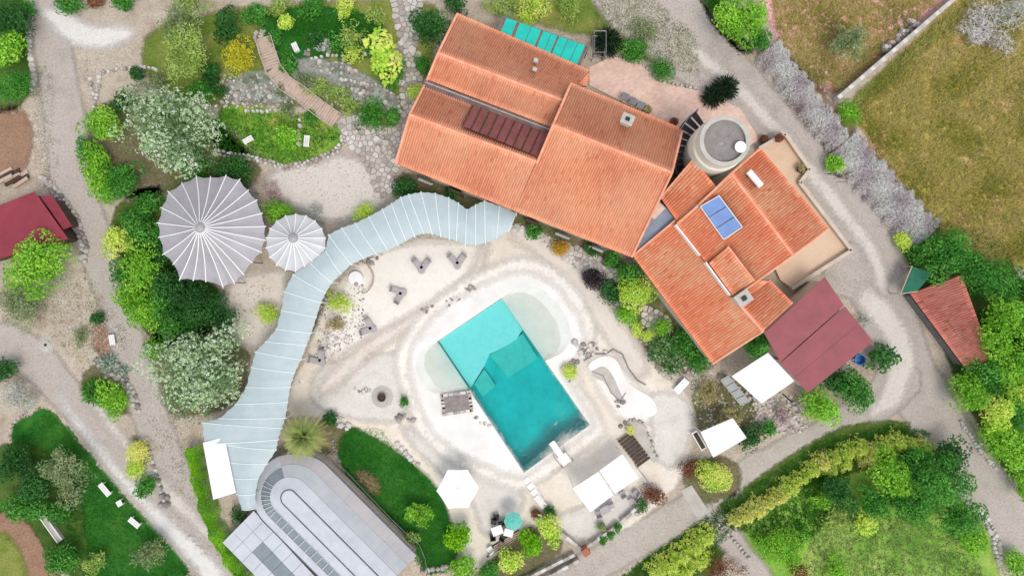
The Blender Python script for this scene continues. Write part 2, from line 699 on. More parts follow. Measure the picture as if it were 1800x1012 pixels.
ground_mat('deck_pale', [(239, 229, 216), (250, 243, 233), (244, 235, 221)], big=.2, mid=.8, fine=4, bump=.2, edge=.4, soft=.9, grit=.08)
ground_mat('deck_grey', [(211, 202, 192), (229, 223, 214), (240, 234, 227)], big=.2, mid=.9, fine=5, bump=.3, edge=.4, soft=.7, grit=.14)
ground_mat('deck_brown', [(218, 204, 189), (236, 224, 212), (227, 216, 203)], big=.2, mid=.9, fine=5, bump=.3, edge=.5, soft=1.0, grit=.12)
ground_mat('mortar', [(150, 138, 126), (178, 164, 152), (140, 138, 112)], mid=1.0, fine=6, bump=.6, edge=.4, soft=.4, grit=.35)
ground_mat('stream_stone', [(140, 142, 134), (168, 170, 162), (120, 118, 106)], mid=1.2, fine=4, bump=1.0, edge=.3, soft=.3, grit=.5)
ground_mat('terrace', [(225, 188, 158), (237, 207, 178), (229, 198, 173)], mid=.9, fine=6, bump=.2, grit=.08)
plain('rim_white', (250, 247, 242), .55, scale=.45, k=.76, bump=.15, bscale=3, col2=(236, 231, 224))
plain('pool_plaster', (255, 252, 249), .6, var=.04, k=.82)
plain('beach_sand', (228, 230, 222), .8, var=.05, k=.82, scale=.8)
plain('pool_deep', (88, 232, 228), .6, k=.8, scale=.5, col2=(64, 206, 206))  # mottling paints the light spots of the deep water into the floor
plain('pool_step', (168, 226, 216), .6, var=.08, k=.8, scale=1.5)
plain('bark', (110, 90, 72), .9, var=.25, scale=6, bump=.5)
plain('wall_plaster', (226, 208, 190), .85, var=.1, scale=1.0)
plain('wall_dark', (96, 78, 66), .85, var=.2, scale=1.5)
plain('wood_dark', (92, 72, 58), .75, var=.25, scale=5)
plain('wood_grey', (211, 186, 170), .85, scale=2, col2=(194, 170, 153))
plain('wood_pale', (206, 192, 178), .8, var=.15, scale=4)
plain('white_cloth', (255, 254, 252), .75, var=.02, k=.76, scale=1.0)
plain('white_paint', (246, 244, 240), .5, var=.05, k=.82)
plain('dark_metal', (58, 56, 58), .45, var=.2, metal=.4)
plain('grey_metal', (150, 150, 154), .45, var=.12, metal=.5)
plain('glass_dark', (54, 62, 70), .12, var=.05, spec=.7)
plain('maroon_sheet', (162, 85, 92), .55, var=.06, scale=.6, col2=(144, 78, 84), bump=.1, bscale=2)
plain('maroon_barn', (156, 60, 74), .6, scale=.5, col2=(140, 52, 66))
plain('grey_tile', (104, 102, 108), .8, var=.2)
plain('concrete', (206, 200, 190), .85, var=.10, scale=1.2, bump=.2, bscale=8)
plain('tower_top', (158, 152, 148), .9, var=.10, scale=2.2, bump=.3, bscale=6)
plain('tower_wall', (232, 224, 208), .8, var=.06, scale=.9)
m, nt, b = _base('brick_pink')
bk = nt.nodes.new('ShaderNodeTexBrick')
mp_ = nt.nodes.new('ShaderNodeMapping')
mp_.inputs['Rotation'].default_value = (0, 0, R(-22))
nt.links.new(_pos(nt), mp_.inputs['Vector'])
nt.links.new(mp_.outputs[0], bk.inputs['Vector'])
bk.inputs['Scale'].default_value = 1.0
bk.inputs['Brick Width'].default_value = .28
bk.inputs['Row Height'].default_value = .15
bk.inputs['Mortar Size'].default_value = .012
bk.inputs['Color1'].default_value = lin((250, 214, 196))
bk.inputs['Color2'].default_value = lin((238, 190, 170))
bk.inputs['Mortar'].default_value = lin((236, 218, 204))
c = _mix(nt, 1.0, bk.outputs['Color'], _ramp(nt, _noise(nt, _pos(nt), .8, 5), [(.3, (.86, .86, .86, 1)), (.65, (1.05, 1.05, 1.05, 1))]), 'MULTIPLY')
nt.links.new(c, b.inputs['Base Color'])
b.inputs['Roughness'].default_value = .9
plain('teal_panel', (30, 209, 190), .45, var=.08, scale=1.5, col2=(40, 190, 175))
plain('rust_metal', (150, 116, 100), .7, var=.2, scale=2)
plain('gutter', (136, 112, 106), .8, var=.22, scale=1.2)
plain('skylight', (146, 82, 80), .4, var=.15, scale=1.1)
plain('solar', (122, 156, 214), .12, var=.08, scale=1.2, spec=.8)
plain('blue_sheet', (150, 160, 178), .5, var=.1)
plain('pergola_sheet', (195, 208, 210), .5, scale=.7, col2=(181, 198, 201), k=.74)
plain('pergola_rib', (246, 254, 255), .5, var=.03, k=.8)
plain('tent_cloth', (179, 174, 179), .5, var=.08, scale=.6, k=.74, spec=.5)
plain('tent_pale', (213, 214, 216), .5, var=.06, scale=.6, k=.74, spec=.5)
plain('tent_rib', (250, 250, 250), .6, var=.03, k=.85)
plain('roof_pale', (212, 215, 220), .45, scale=.7, col2=(198, 201, 209))
plain('roof_zinc', (195, 199, 201), .45, var=.07, scale=.5, col2=(181, 186, 190))
plain('roof_rose', (196, 189, 188), .55, scale=.6, col2=(183, 179, 183))
plain('roof_glass', (142, 153, 156), .3, var=.12, scale=1.3, col2=(127, 137, 141), spec=.5)
plain('seam_dark', (104, 106, 120), .7, var=.15)
plain('sling_grey', (197, 188, 190), .8, var=.08, k=.7)
plain('sling_dark', (154, 144, 144), .8, var=.1)
plain('black_plastic', (34, 34, 38), .5, var=.1)
plain('turquoise', (110, 205, 190), .6, var=.12, scale=4)
plain('blue_plastic', (70, 130, 200), .5, var=.1)
plain('green_net', (46, 118, 92), .8, var=.12, scale=3)
plain('terracotta', (186, 120, 88), .85, var=.12)
plain('stone_a', (214, 206, 198), .9, var=.12, scale=2.5, bump=.4)
plain('stone_b', (190, 178, 170), .9, var=.14, scale=2.5, bump=.4)
plain('stone_c', (232, 226, 220), .9, var=.10, scale=2.5, bump=.4)
plain('stone_d', (160, 150, 146), .9, var=.15, scale=2.5, bump=.4)
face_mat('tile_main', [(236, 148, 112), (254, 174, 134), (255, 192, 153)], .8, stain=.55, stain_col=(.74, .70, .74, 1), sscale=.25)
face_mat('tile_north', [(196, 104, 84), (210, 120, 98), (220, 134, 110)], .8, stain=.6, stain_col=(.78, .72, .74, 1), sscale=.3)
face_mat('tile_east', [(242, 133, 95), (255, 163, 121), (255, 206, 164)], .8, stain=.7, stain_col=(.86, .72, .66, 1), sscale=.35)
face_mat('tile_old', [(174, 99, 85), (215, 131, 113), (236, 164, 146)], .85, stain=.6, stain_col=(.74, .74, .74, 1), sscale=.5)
face_mat('tile_ridge', [(246, 163, 128), (255, 186, 154)], .8)
L_ = dict(translucent=.38, rough=.6, spec=.25)
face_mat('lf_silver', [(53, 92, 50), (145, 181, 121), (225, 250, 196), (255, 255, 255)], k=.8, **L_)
face_mat('lf_bright', [(73, 127, 26), (118, 185, 46), (157, 215, 68), (200, 241, 102)], k=.92, **L_)
face_mat('lf_green', [(37, 101, 30), (67, 144, 45), (102, 179, 68), (139, 208, 98)], k=.8, **L_)
face_mat('lf_dark', [(27, 69, 28), (46, 103, 42), (71, 135, 59), (101, 160, 82)], k=.8, **L_)
face_mat('lf_spiky', [(14, 34, 18), (26, 56, 26), (40, 76, 38)], k=.8, **L_)
face_mat('lf_yellow', [(148, 155, 25), (206, 204, 43), (247, 238, 76), (255, 250, 114)], k=.8, **L_)
face_mat('lf_lime', [(125, 181, 50), (206, 255, 83), (255, 255, 132), (255, 255, 181)], k=.8, **L_)
face_mat('lf_gold', [(217, 215, 55), (255, 255, 105), (255, 255, 160), (255, 255, 219)], k=.8, **L_)
face_mat('lf_hedge', [(73, 139, 4), (110, 184, 8), (149, 219, 15), (183, 241, 29)], k=.8, **L_)
face_mat('lf_olive', [(89, 111, 68), (135, 156, 103), (176, 192, 138), (212, 221, 172)], k=.8, **L_)
face_mat('lf_pale', [(115, 154, 58), (161, 195, 89), (197, 221, 121), (226, 240, 151)], k=.8, **L_)
face_mat('lf_grey', [(151, 157, 146), (200, 205, 191), (236, 238, 227), (255, 255, 255)], k=.8, **L_)
face_mat('lf_mauve', [(175, 163, 170), (228, 218, 222), (250, 251, 246), (250, 251, 246)], k=.8, **L_)
face_mat('lf_straw', [(144, 132, 82), (192, 178, 121), (226, 212, 158), (180, 180, 105)], k=.8, **L_)
face_mat('lf_purple', [(38, 33, 39), (59, 50, 56), (90, 76, 80)], k=.8, **L_)
face_mat('lf_red', [(103, 55, 47), (147, 87, 68), (168, 125, 89), (120, 115, 65)], k=.8, **L_)
face_mat('lf_orange', [(132, 144, 47), (204, 180, 58), (248, 168, 58), (168, 192, 82)], k=.8, **L_)
face_mat('lf_flower', [(48, 106, 40), (79, 135, 58), (115, 164, 82), (255, 255, 249)], k=.8, **L_)
face_mat('lf_agave', [(96, 132, 112), (149, 180, 156), (204, 226, 203), (248, 255, 238)], k=.8, **L_)
face_mat('lf_pink', [(132, 108, 105), (204, 168, 175), (248, 224, 226), (180, 168, 128)], k=.8, **L_)
face_mat('lf_palm', [(125, 144, 75), (167, 184, 103), (205, 209, 132), (189, 164, 109)], k=.8, **L_)
face_mat('blade_lawn', [(38, 105, 28), (66, 142, 41), (108, 170, 61)], k=.8, **L_)
face_mat('blade_dry', [(135, 148, 56), (174, 172, 83), (227, 209, 143), (149, 165, 63)], k=.85, **L_)
face_mat('blade_weed', [(109, 124, 75), (142, 156, 100), (173, 179, 129), (125, 139, 84)], k=.8, **L_)
plain('wall_grey', (132, 130, 130), .9, var=.15)
face_mat('pebble', [(130, 118, 110), (176, 164, 156), (206, 198, 192), (232, 228, 224)], .9)

# water: the blue-green comes from absorption over the real depth
m = bpy.data.materials.new('pool_water')
MATS['pool_water'] = m
m.use_nodes = True
nt = m.node_tree
for n_ in list(nt.nodes):
    nt.nodes.remove(n_)
out = nt.nodes.new('ShaderNodeOutputMaterial')
tr = nt.nodes.new('ShaderNodeBsdfTransparent')
gl = nt.nodes.new('ShaderNodeBsdfGlossy')
gl.inputs['Roughness'].default_value = .04
fr = nt.nodes.new('ShaderNodeFresnel')
fr.inputs['IOR'].default_value = 1.33
bp = nt.nodes.new('ShaderNodeBump')
bp.inputs['Strength'].default_value = .25
bp.inputs['Distance'].default_value = .1
nt.links.new(_noise(nt, _pos(nt), 1.4, 4), bp.inputs['Height'])
nt.links.new(bp.outputs[0], gl.inputs['Normal'])
mx = nt.nodes.new('ShaderNodeMixShader')
nt.links.new(fr.outputs[0], mx.inputs[0])
nt.links.new(tr.outputs[0], mx.inputs[1])
nt.links.new(gl.outputs[0], mx.inputs[2])
nt.links.new(mx.outputs[0], out.inputs['Surface'])
va = nt.nodes.new('ShaderNodeVolumeAbsorption')
va.inputs['Color'].default_value = (0.0, 0.90, 0.91, 1)
va.inputs['Density'].default_value = 0.78
nt.links.new(va.outputs[0], out.inputs['Volume'])

# pond water
m = bpy.data.materials.new('pond_water')
MATS['pond_water'] = m
m.use_nodes = True
nt = m.node_tree
b = nt.nodes['Principled BSDF']
c = _ramp(nt, _noise(nt, _pos(nt), .9, 5), [(.35, lin((104, 112, 92))), (.55, lin((156, 166, 150))), (.7, lin((186, 194, 182)))])
nt.links.new(c, b.inputs['Base Color'])
b.inputs['Roughness'].default_value = .12
_bump(nt, b, _noise(nt, _pos(nt), 3, 3), .15, .05)

# ------------------------------------------------------------------ ground
def arc(pts, n=5):
    """smooth open curve through the points"""
    o = []
    for k in range(len(pts) - 1):
        p0, p1, p2, p3 = pts[max(k - 1, 0)], pts[k], pts[k + 1], pts[min(k + 2, len(pts) - 1)]
        for j in range(n):
            t = j / n
            o.append(tuple(.5 * (2 * b_ + (c_ - a_) * t + (2 * a_ - 5 * b_ + 4 * c_ - d_) * t * t + (3 * b_ - a_ - 3 * c_ + d_) * t ** 3) for a_, b_, c_, d_ in zip(p0, p1, p2, p3)))
    return o + [pts[-1]]


BEACH_E = arc([(881, 524), (900, 507), (926, 501), (955, 510), (985, 540), (1001, 574), (1001, 600), (987, 620), (958, 634)])
BEACH_W = arc([(828, 690), (800, 691), (762, 690), (743, 672), (731, 648), (734, 624), (750, 608), (768, 600)])
POOL = BEACH_E + [(1037, 746), (921, 830)] + BEACH_W
POOL_W = wp(POOL)
# base earth sheet reaching far out, with an opening under the pool
cell = 0.6
xs = np.r_[-400, -200, -100, np.arange(-66, 66.01, cell), 100, 200, 400]
ys = np.r_[-400, -200, -80, np.arange(-42, 42.01, cell), 80, 200, 400]
gx, gy = np.meshgrid(xs, ys)
P = np.stack([gx.ravel(), gy.ravel()], 1)
sdp = sdist(P, POOL_W)
i = np.arange(len(P)).reshape(len(ys), len(xs))
F = np.stack([i[:-1, :-1].ravel(), i[:-1, 1:].ravel(), i[1:, 1:].ravel(), i[1:, :-1].ravel()], 1)
F = F[~(sdp[F] > -.75).any(1)]
link('ground', np_mesh('ground', np.c_[P, np.zeros(len(P))], F, 'dirt'), None, (0, 0, 0), 'structure')
HOLE = [wp([(p[0] + (p[0] - 880) * .05, p[1] + (p[1] - 660) * .05) for p in POOL])]

Z = 0.004
# fields and grass
sheet('field', [(1488, 184), (1690, -8), (1900, -230), (2150, -230), (2150, 520), (1900, 500), (1800, 470), (1700, 455), (1640, 395), (1590, 330), (1535, 262)], 'field_olive', Z)
sheet('field', [(1200, -230), (1900, -230), (1700, -30), (1672, -6), (1470, 172), (1425, 150), (1372, 84), (1345, 20), (1290, -60)], 'field_brown', Z)
sheet('lawn', [(85, 712), (135, 768), (205, 856), (290, 945), (352, 1025), (150, 1040), (140, 940), (100, 880), (30, 800), (15, 770), (28, 738)], 'lawn_deep', Z)
sheet('lawn', [(583, 775), (618, 743), (668, 748), (703, 788), (735, 822), (765, 842), (778, 880), (802, 905), (806, 1000), (740, 1008), (735, 970), (685, 925), (610, 842)], 'lawn_deep', Z)
sheet('lawn', [(380, 185), (450, 186), (500, 200), (545, 200), (582, 210), (609, 238), (592, 264), (540, 287), (500, 293), (440, 276), (375, 268)], 'lawn_mid', Z)
sheet('lawn', [(455, 20), (560, 10), (640, 20), (690, 60), (650, 110), (560, 100), (500, 130), (470, 90)], 'lawn_deep', Z)
sheet('rough_grass', [(880, -20), (1030, -30), (1060, 40), (1050, 70), (900, 30)], 'grass_rough', Z)
sheet('rough_grass', [(1040, 20), (1110, 0), (1180, 40), (1200, 110), (1130, 110), (1060, 80)], 'grass_rough', 2 * Z)
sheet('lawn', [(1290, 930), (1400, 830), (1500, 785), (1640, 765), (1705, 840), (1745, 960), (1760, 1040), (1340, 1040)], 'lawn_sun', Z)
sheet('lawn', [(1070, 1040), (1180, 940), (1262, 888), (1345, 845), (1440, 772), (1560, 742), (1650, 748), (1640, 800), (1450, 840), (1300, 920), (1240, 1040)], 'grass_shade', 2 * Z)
sheet('verge', [(1220, -20), (1262, -20), (1300, 60), (1330, 95), (1300, 95), (1255, 50)], 'grass_shade', 3 * Z)
sheet('verge', [(1455, 262), (1482, 270), (1486, 312), (1464, 312)], 'grass_rough', 3 * Z)
sheet('verge', [(1560, 400), (1640, 380), (1800, 440), (1900, 900), (1780, 860), (1690, 690), (1600, 470)], 'grass_shade', 2 * Z)
sheet('verge', [(1495, 175), (1530, 190), (1500, 235), (1465, 205)], 'grass_rough', 3 * Z)
sheet('soil_patch', [(1350, 75), (1385, 95), (1480, 200), (1590, 340), (1650, 420), (1610, 420), (1540, 360), (1400, 215)], 'brown_soil', Z)
sheet('soil_patch', [(-20, 195), (40, 185), (62, 240), (45, 300), (-20, 320)], 'brown_soil', Z)
sheet('soil_patch', [(-20, 900), (60, 900), (110, 960), (100, 1030), (-20, 1030)], 'brown_soil', Z)
sheet('rough_grass', [(-20, 940), (20, 935), (60, 1030), (-20, 1030)], 'grass_rough', 2 * Z)
sheet('soil_patch', [(160, 570), (205, 570), (215, 620), (165, 625)], 'brown_soil', Z)
sheet('rough_grass', [(-20, 780), (70, 780), (140, 850), (160, 1030), (100, 1000), (40, 900), (-20, 900)], 'grass_shade', 2 * Z)
sheet('rough_grass', [(-20, -20), (45, -20), (52, 90), (50, 190), (-20, 200)], 'grass_shade', Z)
sheet('rough_grass', [(-300, -230), (900, -230), (1000, -25), (760, -25), (130, -30), (-300, -30)], 'grass_rough', Z)
sheet('rough_grass', [(-300, 1035), (340, 1045), (420, 1250), (-300, 1250)], 'grass_rough', Z)
sheet('rough_grass', [(1000, 1060), (1700, 1050), (1850, 1250), (900, 1250)], 'grass_rough', Z)
# garden beds
sheet('garden_bed', [(255, 40), (470, 10), (640, 0), (760, 0), (770, 60), (745, 150), (715, 200), (690, 230), (600, 190), (470, 180), (380, 190), (250, 150)], 'grass_rough', Z * .5)
sheet('garden_bed', [(150, 190), (240, 170), (330, 190), (390, 220), (460, 290), (450, 330), (380, 320), (280, 345), (160, 350)], 'bed_soil', Z)
sheet('garden_bed', [(215, 340), (300, 320), (290, 480), (390, 500), (400, 560), (330, 610), (260, 600), (200, 480), (185, 420)], 'grass_shade', Z)
sheet('garden_bed', [(260, 570), (360, 560), (440, 600), (430, 700), (350, 735), (270, 720)], 'bed_soil', Z)
sheet('garden_bed', [(150, 640), (225, 620), (245, 700), (240, 735), (140, 705)], 'bed_soil', Z)
sheet('garden_bed', [(215, 770), (262, 765), (275, 820), (290, 890), (240, 870)], 'bed_soil', Z)
sheet('garden_bed', [(700, 300), (760, 315), (1110, 452), (1260, 640), (1210, 660), (1150, 640), (1120, 590), (1070, 530), (1000, 455), (930, 430), (880, 380), (690, 350)], 'bed_soil', 2 * Z)
sheet('garden_bed', [(560, 520), (620, 505), (640, 560), (600, 600), (555, 640), (550, 590)], 'bed_soil', 3 * Z)
sheet('garden_bed', [(560, 725), (620, 730), (600, 760), (590, 800), (560, 790)], 'bed_soil', 4 * Z)
sheet('garden_bed', [(1205, 700), (1280, 660), (1340, 710), (1300, 770), (1220, 760)], 'bed_soil', 5 * Z)
sheet('garden_bed', [(830, 1010), (950, 900), (1010, 945), (900, 1040), (830, 1040)], 'bed_soil', 5 * Z)
sheet('garden_bed', [(1200, 810), (1290, 800), (1310, 860), (1250, 890), (1205, 860)], 'bed_soil', 5 * Z)
# roads
sheet('road', strip([(1010, -220), (1120, -30), (1190, 60), (1290, 150), (1400, 270), (1490, 375), (1545, 460), (1565, 560), (1585, 640), (1640, 730), (1740, 870), (1850, 1000)],
                    [150, 180, 130, 100, 88, 84, 100, 96, 104, 96, 84, 84]), 'road_dirt', 3 * Z)
sheet('road', strip([(1600, 640), (1540, 715), (1430, 768), (1330, 822), (1220, 893), (1100, 960), (960, 1040)], [90, 66, 46, 54, 62, 60, 58]), 'grey_road', 4 * Z)
sheet('road', [(1490, 410), (1540, 470), (1545, 540), (1560, 620), (1520, 640), (1515, 530), (1430, 505)], 'grey_road', 4.5 * Z)
sheet('wheel_track', strip([(1215, 85), (1300, 155), (1400, 270), (1480, 370), (1540, 450), (1555, 520)], 26), 'pale_dust', 5 * Z)
sheet('wheel_track', strip([(1510, 510), (1560, 560), (1590, 620), (1570, 700), (1530, 730)], [40, 46, 50, 44, 20]), 'pale_dust', 6 * Z)
sheet('footpath', strip([(1240, 895), (1290, 955), (1350, 1030)], [46, 42, 40]), 'road_dirt', 6 * Z)
sheet('road', strip([(72, -20), (92, 80), (112, 200), (128, 330), (172, 440), (208, 540), (240, 660), (280, 780), (330, 880), (350, 960)], [60, 66, 72, 76, 66, 58, 60, 64, 60, 30]), 'road_dirt', 3 * Z)
sheet('road', strip([(-20, 590), (60, 625), (130, 710), (210, 805), (300, 905), (410, 1040)], [80, 70, 56, 52, 54, 60]), 'road_dirt', 4 * Z)
sheet('wheel_track', strip([(100, 690), (180, 800), (260, 890), (350, 980), (390, 1030)], [12, 16, 22, 34, 40]), 'white_gravel', 6 * Z)
sheet('wheel_track', strip([(150, 690), (230, 790), (310, 880), (400, 970)], [16, 20, 26, 26]), 'pale_dust', 6 * Z)
sheet('gravel_patch', [(66, 12), (110, 14), (160, 45), (225, 45), (240, 62), (200, 84), (140, 84), (100, 62)], 'white_gravel', 5 * Z)
sheet('gravel_patch', smooth_poly([(80, 590), (98, 606), (82, 624), (64, 606)]), 'white_gravel', 7 * Z)
sheet('courtyard', [(465, 300), (560, 285), (610, 270), (650, 290), (690, 340), (660, 370), (600, 390), (560, 390), (520, 360), (470, 340)], 'pale_dust', 3 * Z)
sheet('courtyard', [(400, 490), (480, 470), (510, 480), (490, 600), (440, 620), (385, 560)], 'deck_brown', 3 * Z)
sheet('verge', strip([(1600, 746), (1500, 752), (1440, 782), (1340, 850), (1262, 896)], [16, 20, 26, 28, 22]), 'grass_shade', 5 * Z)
sheet('verge', strip([(1500, 186), (1560, 134), (1640, 62), (1700, 10)], [26, 24, 20, 20]), 'grass_rough', 2 * Z)
sheet('soil_patch', strip([(1462, 160), (1530, 104), (1570, 70)], [20, 22, 14]), 'brown_soil', 2 * Z)
sheet('soil_patch', [(620, 830), (640, 826), (668, 850), (664, 870), (640, 858)], 'brown_soil', 2 * Z)
# pool terrace
sheet('pool_deck', [(905, 385), (1000, 440), (1060, 520), (1110, 580), (1150, 650), (1215, 690), (1225, 760), (1200, 830), (1180, 870), (1090, 940), (1015, 968),
                    (940, 910), (890, 960), (830, 1010), (805, 960), (790, 900), (770, 850), (700, 790), (620, 745), (560, 735), (500, 730), (505, 690), (540, 620), (590, 490), (700, 420), (850, 420)],
      'deck_sand', 6 * Z, HOLE, margin=.45, cell=.3)
sheet('deck_patch', [(742, 545), (800, 505), (868, 470), (910, 455), (960, 462), (1015, 505), (1048, 570), (1046, 620), (1010, 660), (1068, 746), (1010, 800), (930, 860), (870, 850), (790, 812), (740, 772), (718, 730), (700, 660), (700, 600)],
      'deck_pale', 6.5 * Z, HOLE, cell=.3)
RIM = [(752, 556), (800, 520), (868, 484), (905, 470), (950, 474), (1000, 515), (1030, 570), (1032, 610), (1012, 634), (985, 650),
       (1052, 744), (1046, 756), (1010, 782), (930, 838), (915, 846), (880, 836), (800, 800), (756, 764), (738, 730), (730, 700), (714, 660), (712, 620)]
sheet('deck_patch', [(p[0] + (p[0] - 880) * .10, p[1] + (p[1] - 660) * .10) for p in RIM], 'deck_pale', .066, [wp([(p[0] - (p[0] - 880) * .035, p[1] - (p[1] - 660) * .035) for p in smooth_poly(RIM, 2)])], cell=.3)
sheet('deck_patch', [(1040, 620), (1090, 625), (1120, 680), (1165, 700), (1160, 745), (1090, 745), (1060, 700), (1035, 660)], 'deck_pale', 6.6 * Z)
sheet('deck_patch', [(600, 480), (700, 425), (850, 425), (870, 440), (780, 530), (640, 600), (560, 640)], 'deck_pale', 7 * Z)
sheet('deck_patch', strip([(900, 410), (950, 430), (1020, 500), (1080, 580), (1130, 660)], [30, 36, 40, 44, 40]), 'deck_brown', 7 * Z)
sheet('deck_patch', strip([(850, 430), (840, 480), (770, 540), (660, 600), (560, 690)], [16, 20, 22, 26, 30]), 'deck_brown', 8 * Z)
sheet('deck_patch', [(690, 745), (740, 760), (850, 815), (930, 860), (900, 930), (850, 950), (830, 870), (770, 830)], 'deck_grey', 7 * Z)
sheet('deck_patch', strip([(1020, 770), (960, 820)], 40), 'deck_brown', 7 * Z)
sheet('deck_patch', [(560, 640), (640, 620), (720, 620), (720, 740), (640, 740), (560, 720), (540, 690)], 'deck_grey', 7 * Z)
sheet('deck_patch', [(1130, 690), (1210, 690), (1220, 760), (1190, 830), (1140, 800), (1150, 740)], 'deck_grey', 7 * Z)
sheet('deck_patch', [(1000, 900), (1090, 855), (1140, 870), (1080, 930), (1010, 955), (960, 910)], 'deck_grey', 8 * Z)
# ------------------------------------------------------------------ pool
rim = wp(smooth_poly(RIM, 2))
V, F = flat_poly(rim, [POOL_W], 0.06)
n0 = len(V)
b = MB().add(V, F)
for loop, zz in ((rim, -.05), (POOL_W, -.4)):
    n = len(loop)
    vs = [(p[0], p[1], 0.06) for p in loop] + [(p[0], p[1], zz) for p in loop]
    b.add(vs, [(i, (i + 1) % n, (i + 1) % n + n, i + n) for i in range(n)])
pool = thing('swimming_pool', 'rectangular turquoise swimming pool with white rim and two pale beach ends', 'swimming pool', W(900, 670))
b.build('rim', 'rim_white', pool)


def lerp2(a, b, t):
    return (a[0] + (b[0] - a[0]) * t, a[1] + (b[1] - a[1]) * t)


# shell: walls 6 mm inside the water body
cx, cy = W(890, 670)[:2]
inn = [(cx + (p[0] - cx) * .9985, cy + (p[1] - cy) * .9985) for p in POOL_W]
n = len(inn)
b = MB().add([(p[0], p[1], .0) for p in inn] + [(p[0], p[1], -2.75) for p in inn], [(i, (i + 1) % n, (i + 1) % n + n, i + n) for i in range(n)])
b.build('shell', 'pool_plaster', pool)


def floor(name, pts, z, mat, depth=.5):
    MB().slab([Vector((*q, z)) for q in wp(pts)], depth).build(name, mat, pool)


rect = [(768, 600), (881, 524), (1037, 746), (921, 830)]
# sloping deep floor
zs = [-1.75, -1.75, -2.3, -2.3]
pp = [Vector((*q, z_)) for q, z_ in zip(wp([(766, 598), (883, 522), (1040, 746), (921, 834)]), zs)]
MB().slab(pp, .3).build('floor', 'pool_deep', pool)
floor('shallow_floor', [(769, 600), (881, 525), (919, 580), (908, 597), (895, 606), (860, 624), (849, 648), (826, 684)], -.95, 'pool_plaster', 1.2)
floor('step', [(860, 626), (919, 588), (947, 632), (893, 666)], -1.25, 'pool_step', .7)
floor('step', [(832, 678), (850, 651), (871, 681), (848, 701)], -1.25, 'pool_step', .7)
def beach(edge, shore):
    """sand sloping from the white rim down to the pool edge"""
    n_ = len(shore)
    A, C = W(*edge[0]), W(*edge[1])
    vs, fs = [], []
    for f, z_ in ((0, .052), (.3, -.045), (.7, -.09), (1.0, -.17)):
        for k_, p_ in enumerate(shore):
            q_ = W(*p_).lerp(A.lerp(C, k_ / (n_ - 1)), f)
            vs.append((q_.x, q_.y, z_))
    for r_ in range(3):
        for k_ in range(n_ - 1):
            a_ = r_ * n_ + k_
            fs.append((a_, a_ + 1, a_ + n_ + 1, a_ + n_))
    MB().add(vs, fs).build('beach', 'beach_sand', pool, smooth=True)
    e0_, e1_ = Vector(vs[3 * n_]), Vector(vs[-1])
    MB().add([e0_, e1_, (e1_.x, e1_.y, -2.4), (e0_.x, e0_.y, -2.4)], [(0, 1, 2, 3)]).build('beach_wall', 'pool_plaster', pool)


beach([(881.5, 525), (957, 633)], BEACH_E)
beach([(768.5, 601), (827.5, 689)], BEACH_W[::-1])
wat = MB().prism([(cx + (p[0] - cx) * .9999, cy + (p[1] - cy) * .9999) for p in POOL_W], -2.7, -.03).build('pool_water', 'pool_water', None)
wat['kind'] = 'structure'
# springboard with hand rails
t = thing('diving_board', 'short white springboard with hand rails at the deep pool end', 'diving board', W(985, 797, .06))
MB().box(W(981, 793, .42), (.55, 2.0, .07), R(-145)).build('board', 'white_paint', t)
MB().box(W(992, 806, .22), (.9, .9, .36), R(-145)).build('plinth', 'white_paint', t)
for s in (-1, 1):
    q = W(990 + 9 * s, 803 - 6 * s, 0)
    MB().path([q + Vector((-.4, .5, .06)), q + Vector((-.4, .5, .9)), q + Vector((.35, -.45, .9)), q + Vector((.35, -.45, .06))], .03).build('handrail', 'grey_metal', t)
# overgrown square jacuzzi with stone kerb
t = thing('plunge_tub', 'small square sunken tub with olive cover beside the pool', 'hot tub', W(803, 708, .06))
ang = R(8)
MB().box(W(803, 708, .14), (2.15, 1.45, .2), ang).build('cover', 'stone_d', t)
for k in range(18):
    u = k / 18 * 4
    side, f = int(u), u - int(u)
    lx, ly = [(-1.2 + 2.4 * f, -.82), (1.2, -.82 + 1.64 * f), (1.2 - 2.4 * f, .82), (-1.2, .82 - 1.64 * f)][side]
    c = W(803, 708, .16)
    p = (c.x + lx * math.cos(ang) - ly * math.sin(ang), c.y + lx * math.sin(ang) + ly * math.cos(ang), .16)
    MB().box(p, (.42 + .08 * (k % 3), .26, .24), ang + [0, R(90), 0, R(90)][side] + .1 * math.sin(k)).build('kerb_stone', ['stone_a', 'stone_c', 'stone_b'][k % 3], t)

